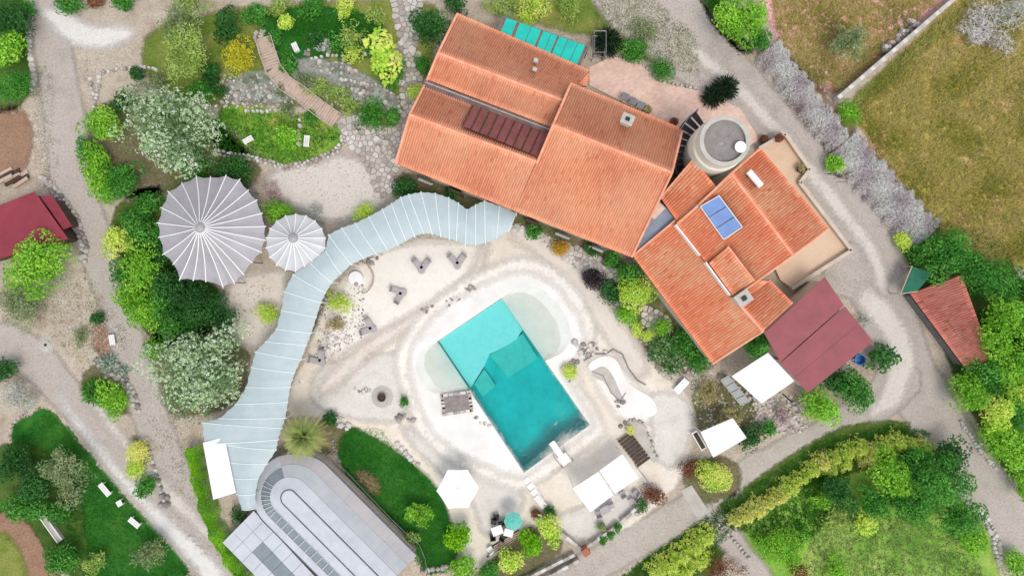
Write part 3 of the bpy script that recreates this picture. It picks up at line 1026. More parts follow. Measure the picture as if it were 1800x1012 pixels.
# ------------------------------------------------------------------ tiled roofs
def tiles(P0, P1, P2, P3, mat, parent, pitch=.2, row=.42, name='roof_tiles'):
    """barrel tiles over the quad P0-P1 (eave) P3-P2 (ridge): every tile lifts over the one below"""
    P0, P1, P2, P3 = (np.array(p, float) for p in (P0, P1, P2, P3))
    nc = max(2, int(round(np.linalg.norm(P1 - P0) / pitch)))
    nr = max(1, int(round(np.linalg.norm((P3 + P2) / 2 - (P0 + P1) / 2) / row)))
    nv = np.cross(P1 - P0, P3 - P0)
    nv /= np.linalg.norm(nv)
    if nv[2] < 0:
        nv = -nv
    K = 5                                    # flat pan, then the rise, crown and fall of the cover tile
    prof = np.array([0, 0, .055, .072, .055])
    uc = np.array([0, .30, .48, .65, .82])
    u = np.r_[((np.arange(nc)[:, None] + uc[None, :]) / nc).ravel(), 1.0]
    hu = np.tile(prof, nc)
    hu = np.r_[hu, 0]
    vrow = np.repeat(np.arange(nr + 1), 2)[1:-1] / nr
    lift = np.tile([.028, 0.0], nr)
    uu, vv = np.meshgrid(u, vrow)
    base = (P0[None, None] * ((1 - uu) * (1 - vv))[..., None] + P1 * (uu * (1 - vv))[..., None] + P2 * (uu * vv)[..., None] + P3 * ((1 - uu) * vv)[..., None])
    V = base + nv * (hu[None, :] + lift[:, None])[..., None]
    H, Wn = V.shape[:2]
    i = np.arange(H * Wn).reshape(H, Wn)
    F = np.stack([i[:-1, :-1], i[:-1, 1:], i[1:, 1:], i[1:, :-1]], -1).reshape(-1, 4)
    if np.cross(P1 - P0, P3 - P0)[2] < 0:
        F = F[:, ::-1]
    lowf = .14 * np.sin(np.arange(nr + 1)[:, None] * .37 + 2 * np.sin(np.arange(nc)[None, :] * .06 + nc)) + .10 * np.sin(np.arange(nc)[None, :] * .21 + nr)
    tt = np.clip(rng.normal(.58, .14, (nr + 1, nc)) + lowf - .5 * (rng.random((nr + 1, nc)) < .03), 0, 1)
    pan = np.clip(rng.normal(.22, .12, (nr + 1, nc)) + lowf, 0, 1)      # darker pans: groove shade put into the tile colour
    ri = np.repeat(np.arange(H - 1) // 2, Wn - 1)
    ci = np.tile(np.arange(Wn - 1) // K, H - 1)
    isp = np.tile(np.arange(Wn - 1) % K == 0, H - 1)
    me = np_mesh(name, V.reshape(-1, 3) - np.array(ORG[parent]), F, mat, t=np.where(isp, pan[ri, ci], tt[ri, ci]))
    return link(name, me, parent, kind='stuff')


def ridge(p, q, parent, mat='tile_ridge', r=.13):
    p, q = Vector(p), Vector(q)
    n = max(1, int((q - p).length / .45))
    V, F, t = [], [], []
    d = (q - p).normalized()
    s = d.cross(Vector((0, 0, 1))).normalized()
    for k in range(n):
        a, c = p.lerp(q, k / n), p.lerp(q, (k + 1.04) / n)
        o = len(V)
        for base, rr in ((a, r * .92), (c, r * 1.06)):
            for j in range(6):
                th = math.pi * j / 5
                V.append(base + s * math.cos(th) * rr + Vector((0, 0, math.sin(th) * rr + .03)))
        F += [(o + j, o + j + 1, o + j + 7, o + j + 6) for j in range(5)]
        t += [random.random()] * 5
    og = ORG[parent]
    me = np_mesh('ridge_tiles', [tuple(v - og) for v in V], F, mat, t=t)
    return link('ridge_tiles', me, parent, kind='stuff')


def house_block(parent, quad, mat, wall='wall_plaster', pitch=.2, inset=.3, slab=True, z0=0.0):
    """quad = four (px, py, z): eave, eave, ridge, ridge. Tiles, the boarded deck below them and the wall under it"""
    P = [W(*q) for q in quad]
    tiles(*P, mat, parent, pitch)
    MB().slab([p - Vector((0, 0, .10)) for p in P], .12).build('roof_deck', 'wood_dark', parent)
    c = sum(P, Vector()) / 4
    Q = []
    for p in P:
        d = Vector((c.x - p.x, c.y - p.y, 0))
        Q.append(p + d.normalized() * inset * 1.4)
    n = 4
    top = [Vector((q.x, q.y, p.z - .24)) for p, q in zip(P, Q)]
    a = sum((top[i].x * top[(i + 1) % n].y - top[(i + 1) % n].x * top[i].y) for i in range(n))
    if a < 0:
        top.reverse()
    bot = [Vector((q.x, q.y, z0)) for q in top]
    MB().add(top + bot, [(0, 1, 2, 3), (7, 6, 5, 4)] + [(i + n, (i + 1) % n + n, (i + 1) % n, i) for i in range(n)]).build('wall', wall, parent)


def on_plane(px, py, A, B, C):
    """height at which the sight line of a photo point meets the plane of a roof slope"""
    n_ = (B - A).cross(C - A)
    o = Vector((0, 0, CAM_H))
    d = W(px, py, 0) - o
    f = (A - o).dot(n_) / d.dot(n_)
    return (o + d * f).z


hall = thing('tiled_hall', 'long orange tiled hall with parallel ridges, gutter and maroon skylight strip', 'house', W(900, 250))
# right block: ridge and its two slopes; left part stepped lower
RA, RB = (972, 220, 5.9), (1181, 304, 5.9)
house_block(hall, [(1200, 227, 4.65), (1004, 146, 4.65), RA, RB], 'tile_main')
ridge(W(*RA) + Vector((0, 0, .04)), W(*RB) + Vector((0, 0, .04)), hall)
pl_ = [W(*RA), W(*RB), W(1110, 452, 3.4)]
zl = lambda x, y: on_plane(x, y, *pl_)
LA, LB = (720, 202, zl(720, 202)), (942, 284, zl(942, 284))
house_block(hall, [(695, 287, zl(695, 287)), (904, 370.4, zl(904, 370.4)), LB, LA], 'tile_main')
house_block(hall, [(904, 370.4, zl(904, 370.4)), (1110, 452, 3.4), RB, RA], 'tile_main')
ridge(W(*LA) + Vector((0, 0, .04)), W(*LB) + Vector((0, 0, .04)), hall)
house_block(hall, [(966, 236, 3.8), (746, 150, 3.8), LA, LB], 'tile_main')
UA, UB = (770, 94, 4.65), (991, 178, 4.65)
house_block(hall, [(751, 140, 3.8), (970, 224, 3.8), UB, UA], 'tile_main')
ridge(W(*UA) + Vector((0, 0, .04)), W(*UB) + Vector((0, 0, .04)), hall)
house_block(hall, [(1036, 124, 3.45), (804, 24, 3.45), UA, UB], 'tile_main')
house_block(hall, [(1036, 130, 3.4), (1031, 152, 3.42), (1004, 150, 3.7), (1004, 132, 3.7)], 'tile_main')
# verge tiles of the higher block and outer verges
for a, c in (((1004, 146, 4.72), (972, 220, 5.97)), ((972, 220, 5.97), (943, 288, 4.9)), ((804, 24, 3.5), (770, 94, 4.7)), ((770, 94, 4.7), (750, 142, 3.85)),
             ((746, 150, 3.85), (720, 202, LA[2] + .05)), ((720, 202, LA[2] + .05), (695, 287, zl(695, 287) + .05)), ((1200, 227, 4.7), (1181, 304, 5.97)), ((1181, 304, 5.97), (1110, 452, 3.45))):
    ridge(W(*a), W(*c), hall, r=.10)
# gutter between the two ridges
MB().slab([W(746, 140, 3.92), W(968, 224, 3.92), W(966, 238, 3.92), W(743, 152, 3.92)], .35).build('gutter', 'gutter', hall)
MB().slab([W(748, 143.5, 3.96), W(967, 227, 3.96), W(966, 229, 3.96), W(747, 145.5, 3.96)], .1).build('gutter_lip', 'stone_b', hall)
# skylight strip: nine maroon panes, each in its own frame
s0, s1, s2, s3 = W(831, 186, 4.05), W(964, 236, 4.05), W(946, 276, 4.86), W(813, 222, 4.86)
for k in range(9):
    a, c = (k + .06) / 9, (k + .94) / 9
    q = [s0.lerp(s1, a), s0.lerp(s1, c), s3.lerp(s2, c), s3.lerp(s2, a)]
    MB().slab([p + Vector((0, 0, .10)) for p in q], .08).build('skylight_pane', 'skylight', hall)
for k in range(10):
    a = k / 9
    MB().tube(s0.lerp(s1, a) + Vector((0, 0, .1)), s3.lerp(s2, a) + Vector((0, 0, .1)), .07, .07, 5).build('glazing_bar', 'wood_dark', hall)
# chimney with pale cap and stained roof below, small vents
def chimney(parent, px, py, z0, h, mat='wall_plaster', s=.7, rz=R(-22)):
    c = W(px, py, z0 + h)
    ch = MB().box((c.x, c.y, z0 + h / 2 - .4), (s, s * .8, h + .8), rz).build('chimney', mat, parent)
    MB().box((c.x, c.y, z0 + h + .05), (s * 1.25, s * 1.05, .1), rz).build('chimney_cap', 'concrete', ch)
    MB().box((c.x, c.y, z0 + h + .16), (s * .4, s * .35, .12), rz).build('chimney_pot', 'dark_metal', ch)


chimney(hall, 1103, 210, 5.2, 1.1, s=.8)
for px, py in ((942, 107), (940, 123)):
    c = W(px, py, 4.3)
    MB().box((c.x, c.y, 4.15), (.35, .3, .7), R(-22)).build('roof_vent', 'concrete', hall)
# openings on the garden side
for px, py, kind in ((745, 317, 'w'), (800, 339, 'd'), (860, 362, 'w'), (935, 392, 'd'), (990, 414, 'w'), (1050, 437, 'w')):
    p = W(px, py, 2.0)
    nrm = Vector((-.37, -.93, 0))
    q = p + nrm * -.12
    if kind == 'w':
        w_ = MB().box((q.x, q.y, 1.6), (1.1, .14, 1.2), R(-21.8)).build('window', 'glass_dark', hall)
        MB().box((q.x - .03, q.y - .08, .95), (1.3, .2, .08), R(-21.8)).build('sill', 'concrete', w_)
    else:
        MB().box((q.x, q.y, 1.1), (1.2, .14, 2.2), R(-21.8)).build('door', 'wood_dark', hall)

# ------------------------------------------------------------------ east farmhouse
farm = thing('tiled_farmhouse', 'stepped orange farmhouse with blue solar panel beside the round tower', 'house', W(1290, 430))
pt = .21
house_block(farm, [(1112, 449, 3.2), (1252, 639, 3.2), (1341, 580, 4.35), (1188, 386, 4.35)], 'tile_east', pitch=pt)
house_block(farm, [(1161, 347, 4.45), (1192, 392, 4.45), (1268, 338, 5.6), (1219, 280, 5.6)], 'tile_east', pitch=pt)
house_block(farm, [(1189, 394, 4.75), (1288, 524, 4.75), (1394, 449, 6.3), (1285, 305, 6.3)], 'tile_east', pitch=pt)
house_block(farm, [(1456, 402, 5.2), (1336, 261, 5.2), (1285, 305, 6.3), (1394, 449, 6.3)], 'tile_east', pitch=pt)
ridge(W(1285, 305, 6.34), W(1394, 449, 6.34), farm)
house_block(farm, [(1246, 462, 5.25), (1287, 519, 5.25), (1325, 493, 5.65), (1279, 433, 5.65)], 'tile_east', pitch=pt)
house_block(farm, [(1394, 533, 3.9), (1352, 491, 3.9), (1297, 532, 4.85), (1341, 582, 4.85)], 'tile_east', pitch=pt)
ridge(W(1297, 532, 4.9), W(1341, 582, 4.9), farm)
house_block(farm, [(1297, 532, 4.9), (1286, 520, 4.9), (1330, 492, 5.25), (1352, 494, 5.25)], 'tile_east', pitch=pt)
for a, c in (((1112, 449, 3.25), (1186, 388, 4.4)), ((1161, 347, 4.5), (1219, 280, 5.65)), ((1189, 394, 4.8), (1226, 362, 5.4)), ((1226, 362, 5.4), (1285, 305, 6.35)), ((1252, 639, 3.25), (1341, 582, 4.4)),
             ((1394, 449, 6.35), (1456, 402, 5.25)), ((1288, 524, 4.8), (1394, 449, 6.35)), ((1336, 261, 5.25), (1285, 305, 6.35)), ((1279, 433, 5.7), (1325, 493, 5.7))):
    ridge(W(*a), W(*c), farm, r=.09)
# white flashing walls at the step in the roof
for a, c in (((1188, 395, 5.0), (1231, 449, 5.0)), ((1241, 461, 5.3), (1284, 519, 5.3))):
    p, q = W(*a), W(*c)
    d = (q - p).normalized()
    s = Vector((d.y, -d.x, 0)) * .055
    MB().slab([p + s, q + s, q - s, p - s], .7).build('flashing', 'white_paint', farm)
chimney(farm, 1307, 524, 4.9, .9, s=1.0, rz=R(35))
# solar collector: three framed panels on the slope
sc = [W(1231, 363, 5.75), W(1272, 421, 5.75), W(1305, 399, 6.25), W(1264, 344, 6.25)]
sol = thing('solar_collector', 'blue three panel solar collector lying on the farmhouse roof', 'solar panel', W(1268, 382, 5.6))
for k in range(3):
    a, c = (k + .03) / 3, (k + .97) / 3
    q = [sc[0].lerp(sc[1], a), sc[0].lerp(sc[1], c), sc[3].lerp(sc[2], c), sc[3].lerp(sc[2], a)]
    MB().slab(q, .06).build('panel', 'solar', sol)
for a, c in ((0, 1), (1, 2), (2, 3), (3, 0)):
    MB().tube(sc[a], sc[c], .035, .035, 5).build('frame_bar', 'white_paint', sol)
for k in (0, 1, 2, 3):
    MB().tube(sc[k] + Vector((0, 0, -.03)), sc[k] + Vector((0, 0, -.45)), .03).build('foot', 'grey_metal', sol)
# white water tank on legs
tk = thing('roof_water_tank', 'white oblong water heater tank on the farmhouse roof', 'water tank', W(1327, 314, 6.0))
a, c = W(1316, 301, 6.5), W(1338, 327, 6.5)
MB().tube(a, c, .26, .26, 14).build('tank', 'white_paint', tk, smooth=False)
for q in (a.lerp(c, .2), a.lerp(c, .8)):
    MB().box(q - Vector((0, 0, .5)), (.5, .1, .7), R(50)).build('bracket', 'grey_metal', tk)
# grey-blue lean-to between the two houses
ln = thing('lean_to_roof', 'small grey blue lean-to roof wedged between the two tiled houses', 'roof', W(1150, 392))
MB().slab([W(1158, 352, 4.0), W(1190, 384, 4.0), W(1114, 446, 3.3), W(1120, 424, 3.3)], .12).build('sheet', 'blue_sheet', ln)
MB().prism(wp([(1154, 364), (1170, 382), (1128, 420), (1132, 404)], 3), 0, 3.2).build('wall', 'wall_plaster', ln)
MB().slab([W(1156, 354, 4.12), W(1170, 366, 4.12), W(1150, 386, 3.95), W(1142, 378, 3.95)], .1).build('tile_strip', 'brick_pink', ln)
# terrace round the house, low parapets
ter = [(1335, 262), (1380, 236), (1424, 298), (1406, 322), (1496, 440), (1392, 506), (1372, 492), (1340, 420), (1300, 330)]
t = MB().prism(wp(ter, .5), -.02, .5).build('terrace', 'terrace', None)
t['kind'] = 'structure'
par = thing('terrace_parapet', 'low pale parapet wall round the farmhouse terrace', 'wall', W(1450, 400, .5))
for a, c in (((1335, 261), (1380, 235)), ((1380, 235), (1424, 298)), ((1406, 321), (1424, 298)), ((1406, 321), (1497, 440)), ((1497, 440), (1392, 507))):
    p, q = W(*a, .95), W(*c, .95)
    d = (q - p).normalized()
    s = Vector((d.y, -d.x, 0)) * .12
    MB().slab([p + s, q + s, q - s, p - s], .97).build('wall_run', 'wall_plaster', par)
    MB().slab([p + s * 1.3 + Vector((0, 0, .06)), q + s * 1.3 + Vector((0, 0, .06)), q - s * 1.3 + Vector((0, 0, .06)), p - s * 1.3 + Vector((0, 0, .06))], .07).build('coping', 'wall_plaster', par)

# ------------------------------------------------------------------ round tower and spiral stair
tc = W(1274, 248, 8.4)
tw = thing('round_tower', 'cream round tower with flat grey roof beside the farmhouse', 'tower', (tc.x, tc.y, 0))
MB().lathe((tc.x, tc.y), [(2.06, -.05), (2.02, 5.6), (2.06, 5.62), (2.06, 7.0), (1.9, 7.1), (1.88, 8.4), (1.64, 8.4), (1.64, 7.9)], 48, False).build('wall', 'tower_wall', tw)
MB().lathe((tc.x, tc.y), [(1.62, 7.85), (1.62, 8.12)], 40).build('roof', 'tower_top', tw)
MB().lathe((tc.x, tc.y), [(1.94, 8.28), (1.94, 8.46), (1.60, 8.47), (1.60, 8.2)], 48, False).build('coping', 'concrete', tw)
c = W(1301, 259, 8.5)
d = thing('satellite_dish', 'white satellite dish on the grey tower roof', 'dish', (c.x, c.y, 8.12))
MB().lathe((c.x, c.y), [(.1, 8.42), (.3, 8.48), (.42, 8.58), (.44, 8.62)], 20).build('bowl', 'white_cloth', d)
MB().tube((c.x, c.y, 8.1), (c.x, c.y, 8.45), .04).build('mast', 'grey_metal', d)
for k, (px, py, s) in enumerate(((1268, 252, .5), (1276, 244, .45), (1284, 238, .3), (1289, 235, .25), (1262, 256, .25), (1274, 278, .3))):
    p = W(px, py, 8.2)
    tag(MB().prism([(p.x + s * .5 * math.cos(a_), p.y + s * .32 * math.sin(a_ + k)) for a_ in np.linspace(0, 5.5, 7)], 8.1, 8.16 + .03 * (k % 3), .7).build('roof_debris', 'stone_b', None, origin=(p.x, p.y, 8.12)),
        'pale scrap of rubble lying on the tower roof', 'rubble', 'rubble on the tower roof')
st = thing('spiral_stair', 'dark metal stair curving round the cream tower', 'staircase', (tc.x, tc.y, 0))
sc_ = W(1262, 262, 5.0)
for k in range(13):
    th = R(128 + k * 9.5)
    z = 5.6 - k * .32
    r0, r1 = 2.15, 3.5
    vs = []
    for rr, da in ((r0, -.075), (r1, -.075), (r1, .075), (r0, .075)):
        vs.append(Vector((sc_.x + rr * math.cos(th + da), sc_.y + rr * math.sin(th + da), z)))
    MB().slab(vs, .06).build('tread', 'dark_metal', st)
for rr in (2.17, 3.48):
    pts = [(sc_.x + rr * math.cos(R(124 + k * 9.5)), sc_.y + rr * math.sin(R(124 + k * 9.5)), 6.7 - k * .32) for k in range(14)]
    MB().path(pts, .035).build('handrail', 'grey_metal', st)
    pts = [(x, y, z - 1.15) for x, y, z in pts]
    MB().path(pts, .06).build('stringer', 'dark_metal', st)
for k in (0, 6, 12):
    th = R(128 + k * 9.5)
    MB().tube((sc_.x + 3.4 * math.cos(th), sc_.y + 3.4 * math.sin(th), -.02), (sc_.x + 3.4 * math.cos(th), sc_.y + 3.4 * math.sin(th), 6.7 - k * .32), .05).build('post', 'dark_metal', st)

# brick patio beside the hall
pa = MB().prism(wp([(1036, 118), (1075, 100), (1120, 108), (1160, 145), (1230, 160), (1300, 190), (1335, 245), (1310, 262), (1200, 232), (1036, 150)], .12), -.02, .12).build('brick_patio', 'brick_pink', None)
pa['kind'] = 'structure'

# ------------------------------------------------------------------ sheds
def pitched(name, label, quads, mat, ribs=0.9, zw=0.0, wall='wall_plaster', group=None, seam='seam_dark'):
    c = W(*quads[0][0][:2])
    t = thing(name, label, 'shed', (c.x, c.y, 0))
    for q in quads:
        P = [W(*p) for p in q]
        n = max(1, int((P[1] - P[0]).length / ribs))
        for k in range(n):          # one metal sheet after another, lapped by a few mm
            a, e = k / n, (k + .992) / n
            s = [P[0].lerp(P[1], a), P[0].lerp(P[1], e), P[3].lerp(P[2], e), P[3].lerp(P[2], a)]
            MB().slab([v + Vector((0, 0, .006 * (k % 2))) for v in s], .04).build('roof_sheet', mat, t)
        c = sum(P, Vector()) / 4
        Q = [p + (Vector((c.x - p.x, c.y - p.y, 0))).normalized() * .35 for p in P]
        top = [Vector((q_.x, q_.y, p.z - .1)) for p, q_ in zip(P, Q)]
        n = 4
        a = sum((top[i].x * top[(i + 1) % n].y - top[(i + 1) % n].x * top[i].y) for i in range(n))
        if a < 0:
            top.reverse()
        bot = [Vector((v.x, v.y, 0)) for v in top]
        MB().add(top + bot, [(0, 1, 2, 3), (7, 6, 5, 4)] + [(i + n, (i + 1) % n + n, (i + 1) % n, i) for i in range(n)]).build('wall', wall, t)
    return t


pitched('metal_shed', 'maroon sheet metal shed attached to the farmhouse, roof in two levels',
        [[(1343, 585, 3.5), (1372, 636, 3.1), (1484, 537, 3.1), (1450, 487, 3.5)], [(1372.5, 637.5, 2.98), (1420, 690, 2.7), (1535, 600, 2.7), (1485, 538, 2.98)]], 'maroon_sheet', 1.6)
pitched('metal_barn', 'dark red barn with a narrow lean-to beside the dirt track',
        [[(-40, 466, 1.7), (-90, 395, 1.7), (60, 336, 2.3), (120, 420, 2.3)], [(70, 344, 2.05), (112, 404, 2.05), (127, 398, 1.6), (92, 344, 1.6)]], 'maroon_barn', 3.0, wall='wall_dark')
shed = thing('tiled_shed', 'old brown tiled shed beside the leafy trees, separate from the houses', 'shed', W(1670, 565))
house_block(shed, [(1599, 516, 1.6), (1699, 651, 1.6), (1743, 629, 2.3), (1690, 483, 2.3)], 'tile_old', pitch=.22, wall='wall_grey')
net = thing('netted_pen', 'green netted pen beside the brown tiled shed', 'pen', W(1618, 488))
nq = [W(1603, 468, 1.8), (W(1640, 480, 1.8)), W(1612, 512, 1.8), W(1583, 516, 1.8)]
MB().slab(nq, .03).build('net', 'green_net', net)
for q in nq:
    MB().tube((q.x, q.y, -.02), (q.x, q.y, 1.85), .05).build('post', 'wood_grey', net)
for a, c in ((0, 3), (3, 2)):
    MB().tube(nq[a], nq[c], .05).build('rail', 'wood_grey', net)
# ------------------------------------------------------------------ tents
def tent(name, label, apex, za, rim_pts, zr, sag=.25, cloth='tent_cloth'):
    A = W(*apex, za)
    t = thing(name, label, 'tent', (A.x, A.y, 0))
    n = len(rim_pts)
    Rm = [W(*p, zr) for p in rim_pts]
    for k in range(n):
        p, q = Rm[k], Rm[(k + 1) % n]
        S = 7
        vs, fs = [], []
        for s in range(S + 1):
            f = .06 + .94 * s / S
            drop = -sag * math.sin(math.pi * f) * 1.2
            l, r_ = A.lerp(p, f), A.lerp(q, f)
            m = (l + r_) / 2 + Vector((0, 0, -.06 * f))
            if s == S:
                m = m.lerp(Vector((A.x, A.y, m.z)), .02)
            for v in (l, m, r_):
                vs.append(v + Vector((0, 0, drop)))
        for s in range(S):
            for j in range(2):
                a = s * 3 + j
                fs.append((a, a + 1, a + 4, a + 3))
        MB().add(vs, fs).build('canvas_panel', cloth, t)
        pts = [A.lerp(p, .06 + .96 * s / S) + Vector((0, 0, .035 - sag * 1.2 * math.sin(math.pi * min(1, .06 + .94 * s / S)))) for s in range(S + 1)]
        MB().path(pts, .042, 5).build('rib', 'tent_rib', t)
        if k % 2 == 0:
            MB().tube((p.x, p.y, -.02), (p.x, p.y, zr), .05).build('pole', 'grey_metal', t)
    MB().lathe((A.x, A.y), [(.42, za - .14), (.36, za + .0), (.2, za + .1), (.06, za + .16)], 14).build('hub', 'tent_cloth', t)
    MB().tube((A.x, A.y, -.02), (A.x, A.y, za), .09, .07, 8).build('mast', 'grey_metal', t)


tent('round_tent', 'large round grey tent with white radiating ribs', (350, 400), 4.9,
     [(296, 337), (284, 365), (277, 392), (280, 417), (287, 447), (305, 464), (316, 491), (340, 492), (362, 494), (392, 504), (412, 497), (428, 482), (443, 461),
      (459, 443), (466, 422), (466, 398), (460, 375), (451, 352), (436, 335), (421, 316), (397, 309), (370, 312), (345, 310), (320, 322)], 2.5)
small = []
for k in range(18):
    a = R(90 + k * 20)
    small.append((520 + 53 * math.cos(a), 427 - 51 * math.sin(a)))
tent('round_tent', 'small round pale tent joined to the winding canopy', (514, 418), 4.0, small, 2.6, sag=.18, cloth='tent_pale')

# ------------------------------------------------------------------ winding canopy
OUT = [(908, 374), (878, 362), (852, 352), (836, 359), (821, 368), (806, 356), (789, 347), (765, 339), (740, 337), (718, 341), (704, 346), (688, 357), (672, 367), (648, 380), (624, 392),
       (600, 400), (577, 412), (572, 440), (545, 462), (514, 482), (499, 512), (494, 545), (485, 578), (466, 600), (448, 618), (441, 645), (432, 680), (413, 710), (385, 735), (354, 742),
       (358, 780), (397, 782), (402, 812), (408, 840), (416, 868), (425, 895)]
INN = [(894, 407), (873, 419), (853, 428), (836, 432), (818, 430), (802, 424), (790, 421), (775, 417), (760, 412), (745, 411), (729, 416), (714, 424), (700, 432), (682, 441), (662, 447),
       (640, 455), (618, 465), (600, 482), (584, 497), (573, 515), (565, 532), (557, 557), (548, 585), (540, 606), (530, 632), (519, 655), (511, 680), (507, 706), (503, 734), (497, 752),
       (490, 772), (487, 790), (470, 815), (455, 840), (449, 868), (450, 893)]
def doubled(L):
    o = []
    for a_, c_ in zip(L[:-1], L[1:]):
        o += [a_, lerp2(a_, c_, .5)]
    return o + [L[-1]]


OUT, INN = doubled(OUT), doubled(INN)
cn = thing('winding_canopy', 'long pale blue sheeted canopy winding from the hall to the marquee', 'canopy', W(560, 560))
ZC = 2.75
for k in range(len(OUT) - 1):
    o0, o1, i0, i1 = W(*OUT[k], ZC), W(*OUT[k + 1], ZC), W(*INN[k], ZC - .1), W(*INN[k + 1], ZC - .1)
    S, T = 6, 4
    vs, fs = [], []
    for s in range(S + 1):
        for u in range(T + 1):
            f, g = s / S, u / T
            a, c = o0.lerp(o1, g), i0.lerp(i1, g)
            v = a.lerp(c, f)
            belly = math.sin(math.pi * g)
            v = v + Vector((0, 0, .28 * math.sin(math.pi * f) - .008 * belly))
            if s in (0, S):
                v = v.lerp((a + c) / 2, .035 * belly)
            vs.append(v)
    for s in range(S):
        for u in range(T):
            a = s * (T + 1) + u
            fs.append((a, a + 1, a + T + 2, a + T + 1))
    MB().add(vs, fs).build('canopy_sheet', 'pergola_sheet', cn, smooth=True)
for k in range(len(OUT)):
    a, c = W(*OUT[k], ZC), W(*INN[k], ZC - .1)
    pts = [a.lerp(c, f / 6) + Vector((0, 0, .28 * math.sin(math.pi * f / 6) + .02)) for f in range(7)]
    if k % 2 == 0:
        MB().path(pts, .032, 5).build('rib', 'pergola_rib', cn)
    if k % 4 == 0:
        for q in (a, c):
            MB().tube((q.x, q.y, -.02), (q.x, q.y, q.z), .045).build('post', 'white_paint', cn)

# ------------------------------------------------------------------ marquee with a rounded end
mq = thing('marquee', 'long pale marquee roof with rounded end and parallel glazed bands', 'marquee', W(560, 930))
AX = (509, 874)                      # centre of the rounded end; the body runs down-right at 45 degrees
LEN = 230
BANDS = [  # left offset px, right offset px, z, band material towards the next line
    (-62, 87, 1.7, 'roof_pale', 'roof_rose'),
    (-49, 62, 2.1, 'roof_glass', 'roof_zinc'),
    (-33, 37, 2.5, 'roof_pale', 'roof_pale'),
    (-16, 13, 2.85, 'roof_zinc', 'roof_zinc')]
def mq_line(lev):
    """points along one contour: up the left side, round the end, down the right side"""
    l, r_, z, _, _ = BANDS[lev]
    d = (math.sqrt(.5), math.sqrt(.5))
    nl = (-math.sqrt(.5), math.sqrt(.5))      # towards the left-lower side
    pts = []
    NS = 16
    for k in range(NS, 0, -1):
        s = LEN * k / NS
        pts.append((AX[0] + d[0] * s + nl[0] * -l, AX[1] + d[1] * s + nl[1] * -l))
    NA = 18
    for k in range(NA + 1):
        th = math.pi * k / NA
        rr = -l + (r_ + l) * (k / NA) ** 1.5
        if lev == 3:
            rr = -l + (r_ + l) * (k / NA)
        ux, uy = math.cos(th), math.sin(th)
        pts.append((AX[0] + nl[0] * rr * ux - d[0] * min(rr, -l + 14) * uy, AX[1] + nl[1] * rr * ux - d[1] * min(rr, -l + 14) * uy))
    for k in range(1, NS + 1):
        s = LEN * k / NS
        pts.append((AX[0] + d[0] * s - nl[0] * r_, AX[1] + d[1] * s - nl[1] * r_))
    return [W(p[0], p[1], z) for p in pts], NS, NA
lines = [mq_line(k) for k in range(4)]
NS, NA = lines[0][1], lines[0][2]
for lev in range(3):
    a, c = lines[lev][0], lines[lev + 1][0]
    for k in range(len(a) - 1):
        left = k < NS + NA * .62
        q = [a[k], a[k + 1], c[k + 1], c[k]]
        ctr = sum(q, Vector()) / 4
        q = [v.lerp(ctr, .006) for v in q]
        MB().slab(q, .05).build('roof_panel', BANDS[lev][3 if left else 4], mq)
    # raised seam along every contour
    off = Vector((0, 0, .02))
    MB().path([v + off for v in c], .05 if lev == 2 else .03, 5).build('seam', 'seam_dark' if lev == 2 else 'roof_pale', mq)
    if lev == 0:
        MB().path([v + Vector((0, 0, .01)) for v in a], .06, 5).build('edge_rail', 'seam_dark', mq)
# glazing ribs over the slate band
for k in range(2, NS + 9):
    MB().tube(lines[1][0][k] + Vector((0, 0, .05)), lines[2][0][k] + Vector((0, 0, .05)), .045, .045, 5).build('glazing_rib', 'roof_pale', mq)
# ridge between the two innermost lines
rl = lines[3][0]
for k in range(NS + NA // 2):
    a, c, e, f = rl[k], rl[k + 1], rl[len(rl) - 2 - k], rl[len(rl) - 1 - k]
    q = [v + Vector((0, 0, .0)) for v in (a, c, e, f)]
    MB().slab([q[0], q[1], q[2], q[3]], .05).build('ridge_panel', 'roof_pale', mq)
# wall below
wl = []
for v in lines[0][0]:
    cpt = W(*AX, 1.6)
    wl.append((v.x + (cpt.x - v.x) * .02, v.y + (cpt.y - v.y) * .02))
MB().prism(wl, -.02, 1.6).build('wall', 'wall_plaster', mq)
# lower flat roof panels on the hedge side
ann = thing('flat_annex', 'white flat roofed annex along the hedge side of the marquee', 'annex', W(430, 950))
e0, e1, f0, f1 = W(446, 897, 1.6), W(600, 1062, 1.6), W(391, 953, 1.4), W(545, 1110, 1.4)
for k in range(9):
    for j in range(3):
        a, c, u, v = k / 9 + .0012, (k + 1) / 9 - .0012, j / 3 + .003, (j + 1) / 3 - .003
        q = [e0.lerp(e1, a).lerp(f0.lerp(f1, a), u), e0.lerp(e1, c).lerp(f0.lerp(f1, c), u), e0.lerp(e1, c).lerp(f0.lerp(f1, c), v), e0.lerp(e1, a).lerp(f0.lerp(f1, a), v)]
        MB().slab(q, .06).build('roof_panel', 'roof_glass' if (j == 1 and k > 1) else 'roof_pale', ann)
MB().prism([tuple(v[:2]) for v in (e0.lerp(f0, .05), e1.lerp(f1, .05), f1.lerp(e1, .05), f0.lerp(e0, .05))], -.02, 1.3).build('wall', 'wall_plaster', ann)
# hand rail along the lawn side
rail = thing('marquee_railing', 'thin metal railing along the lawn edge of the marquee', 'railing', W(640, 870))
rp = [(566, 806), (600, 838), (640, 880), (680, 922), (705, 946), (728, 966), (738, 990), (742, 1015)]
for z in (.55, 1.05):
    MB().path([W(p[0] + 9, p[1] - 9, z) for p in rp], .03).build('rail', 'grey_metal', rail)
for p in rp:
    q = W(p[0] + 9, p[1] - 9, .5)
    MB().tube((q.x, q.y, -.02), (q.x, q.y, 1.08), .035).build('post', 'dark_metal', rail)

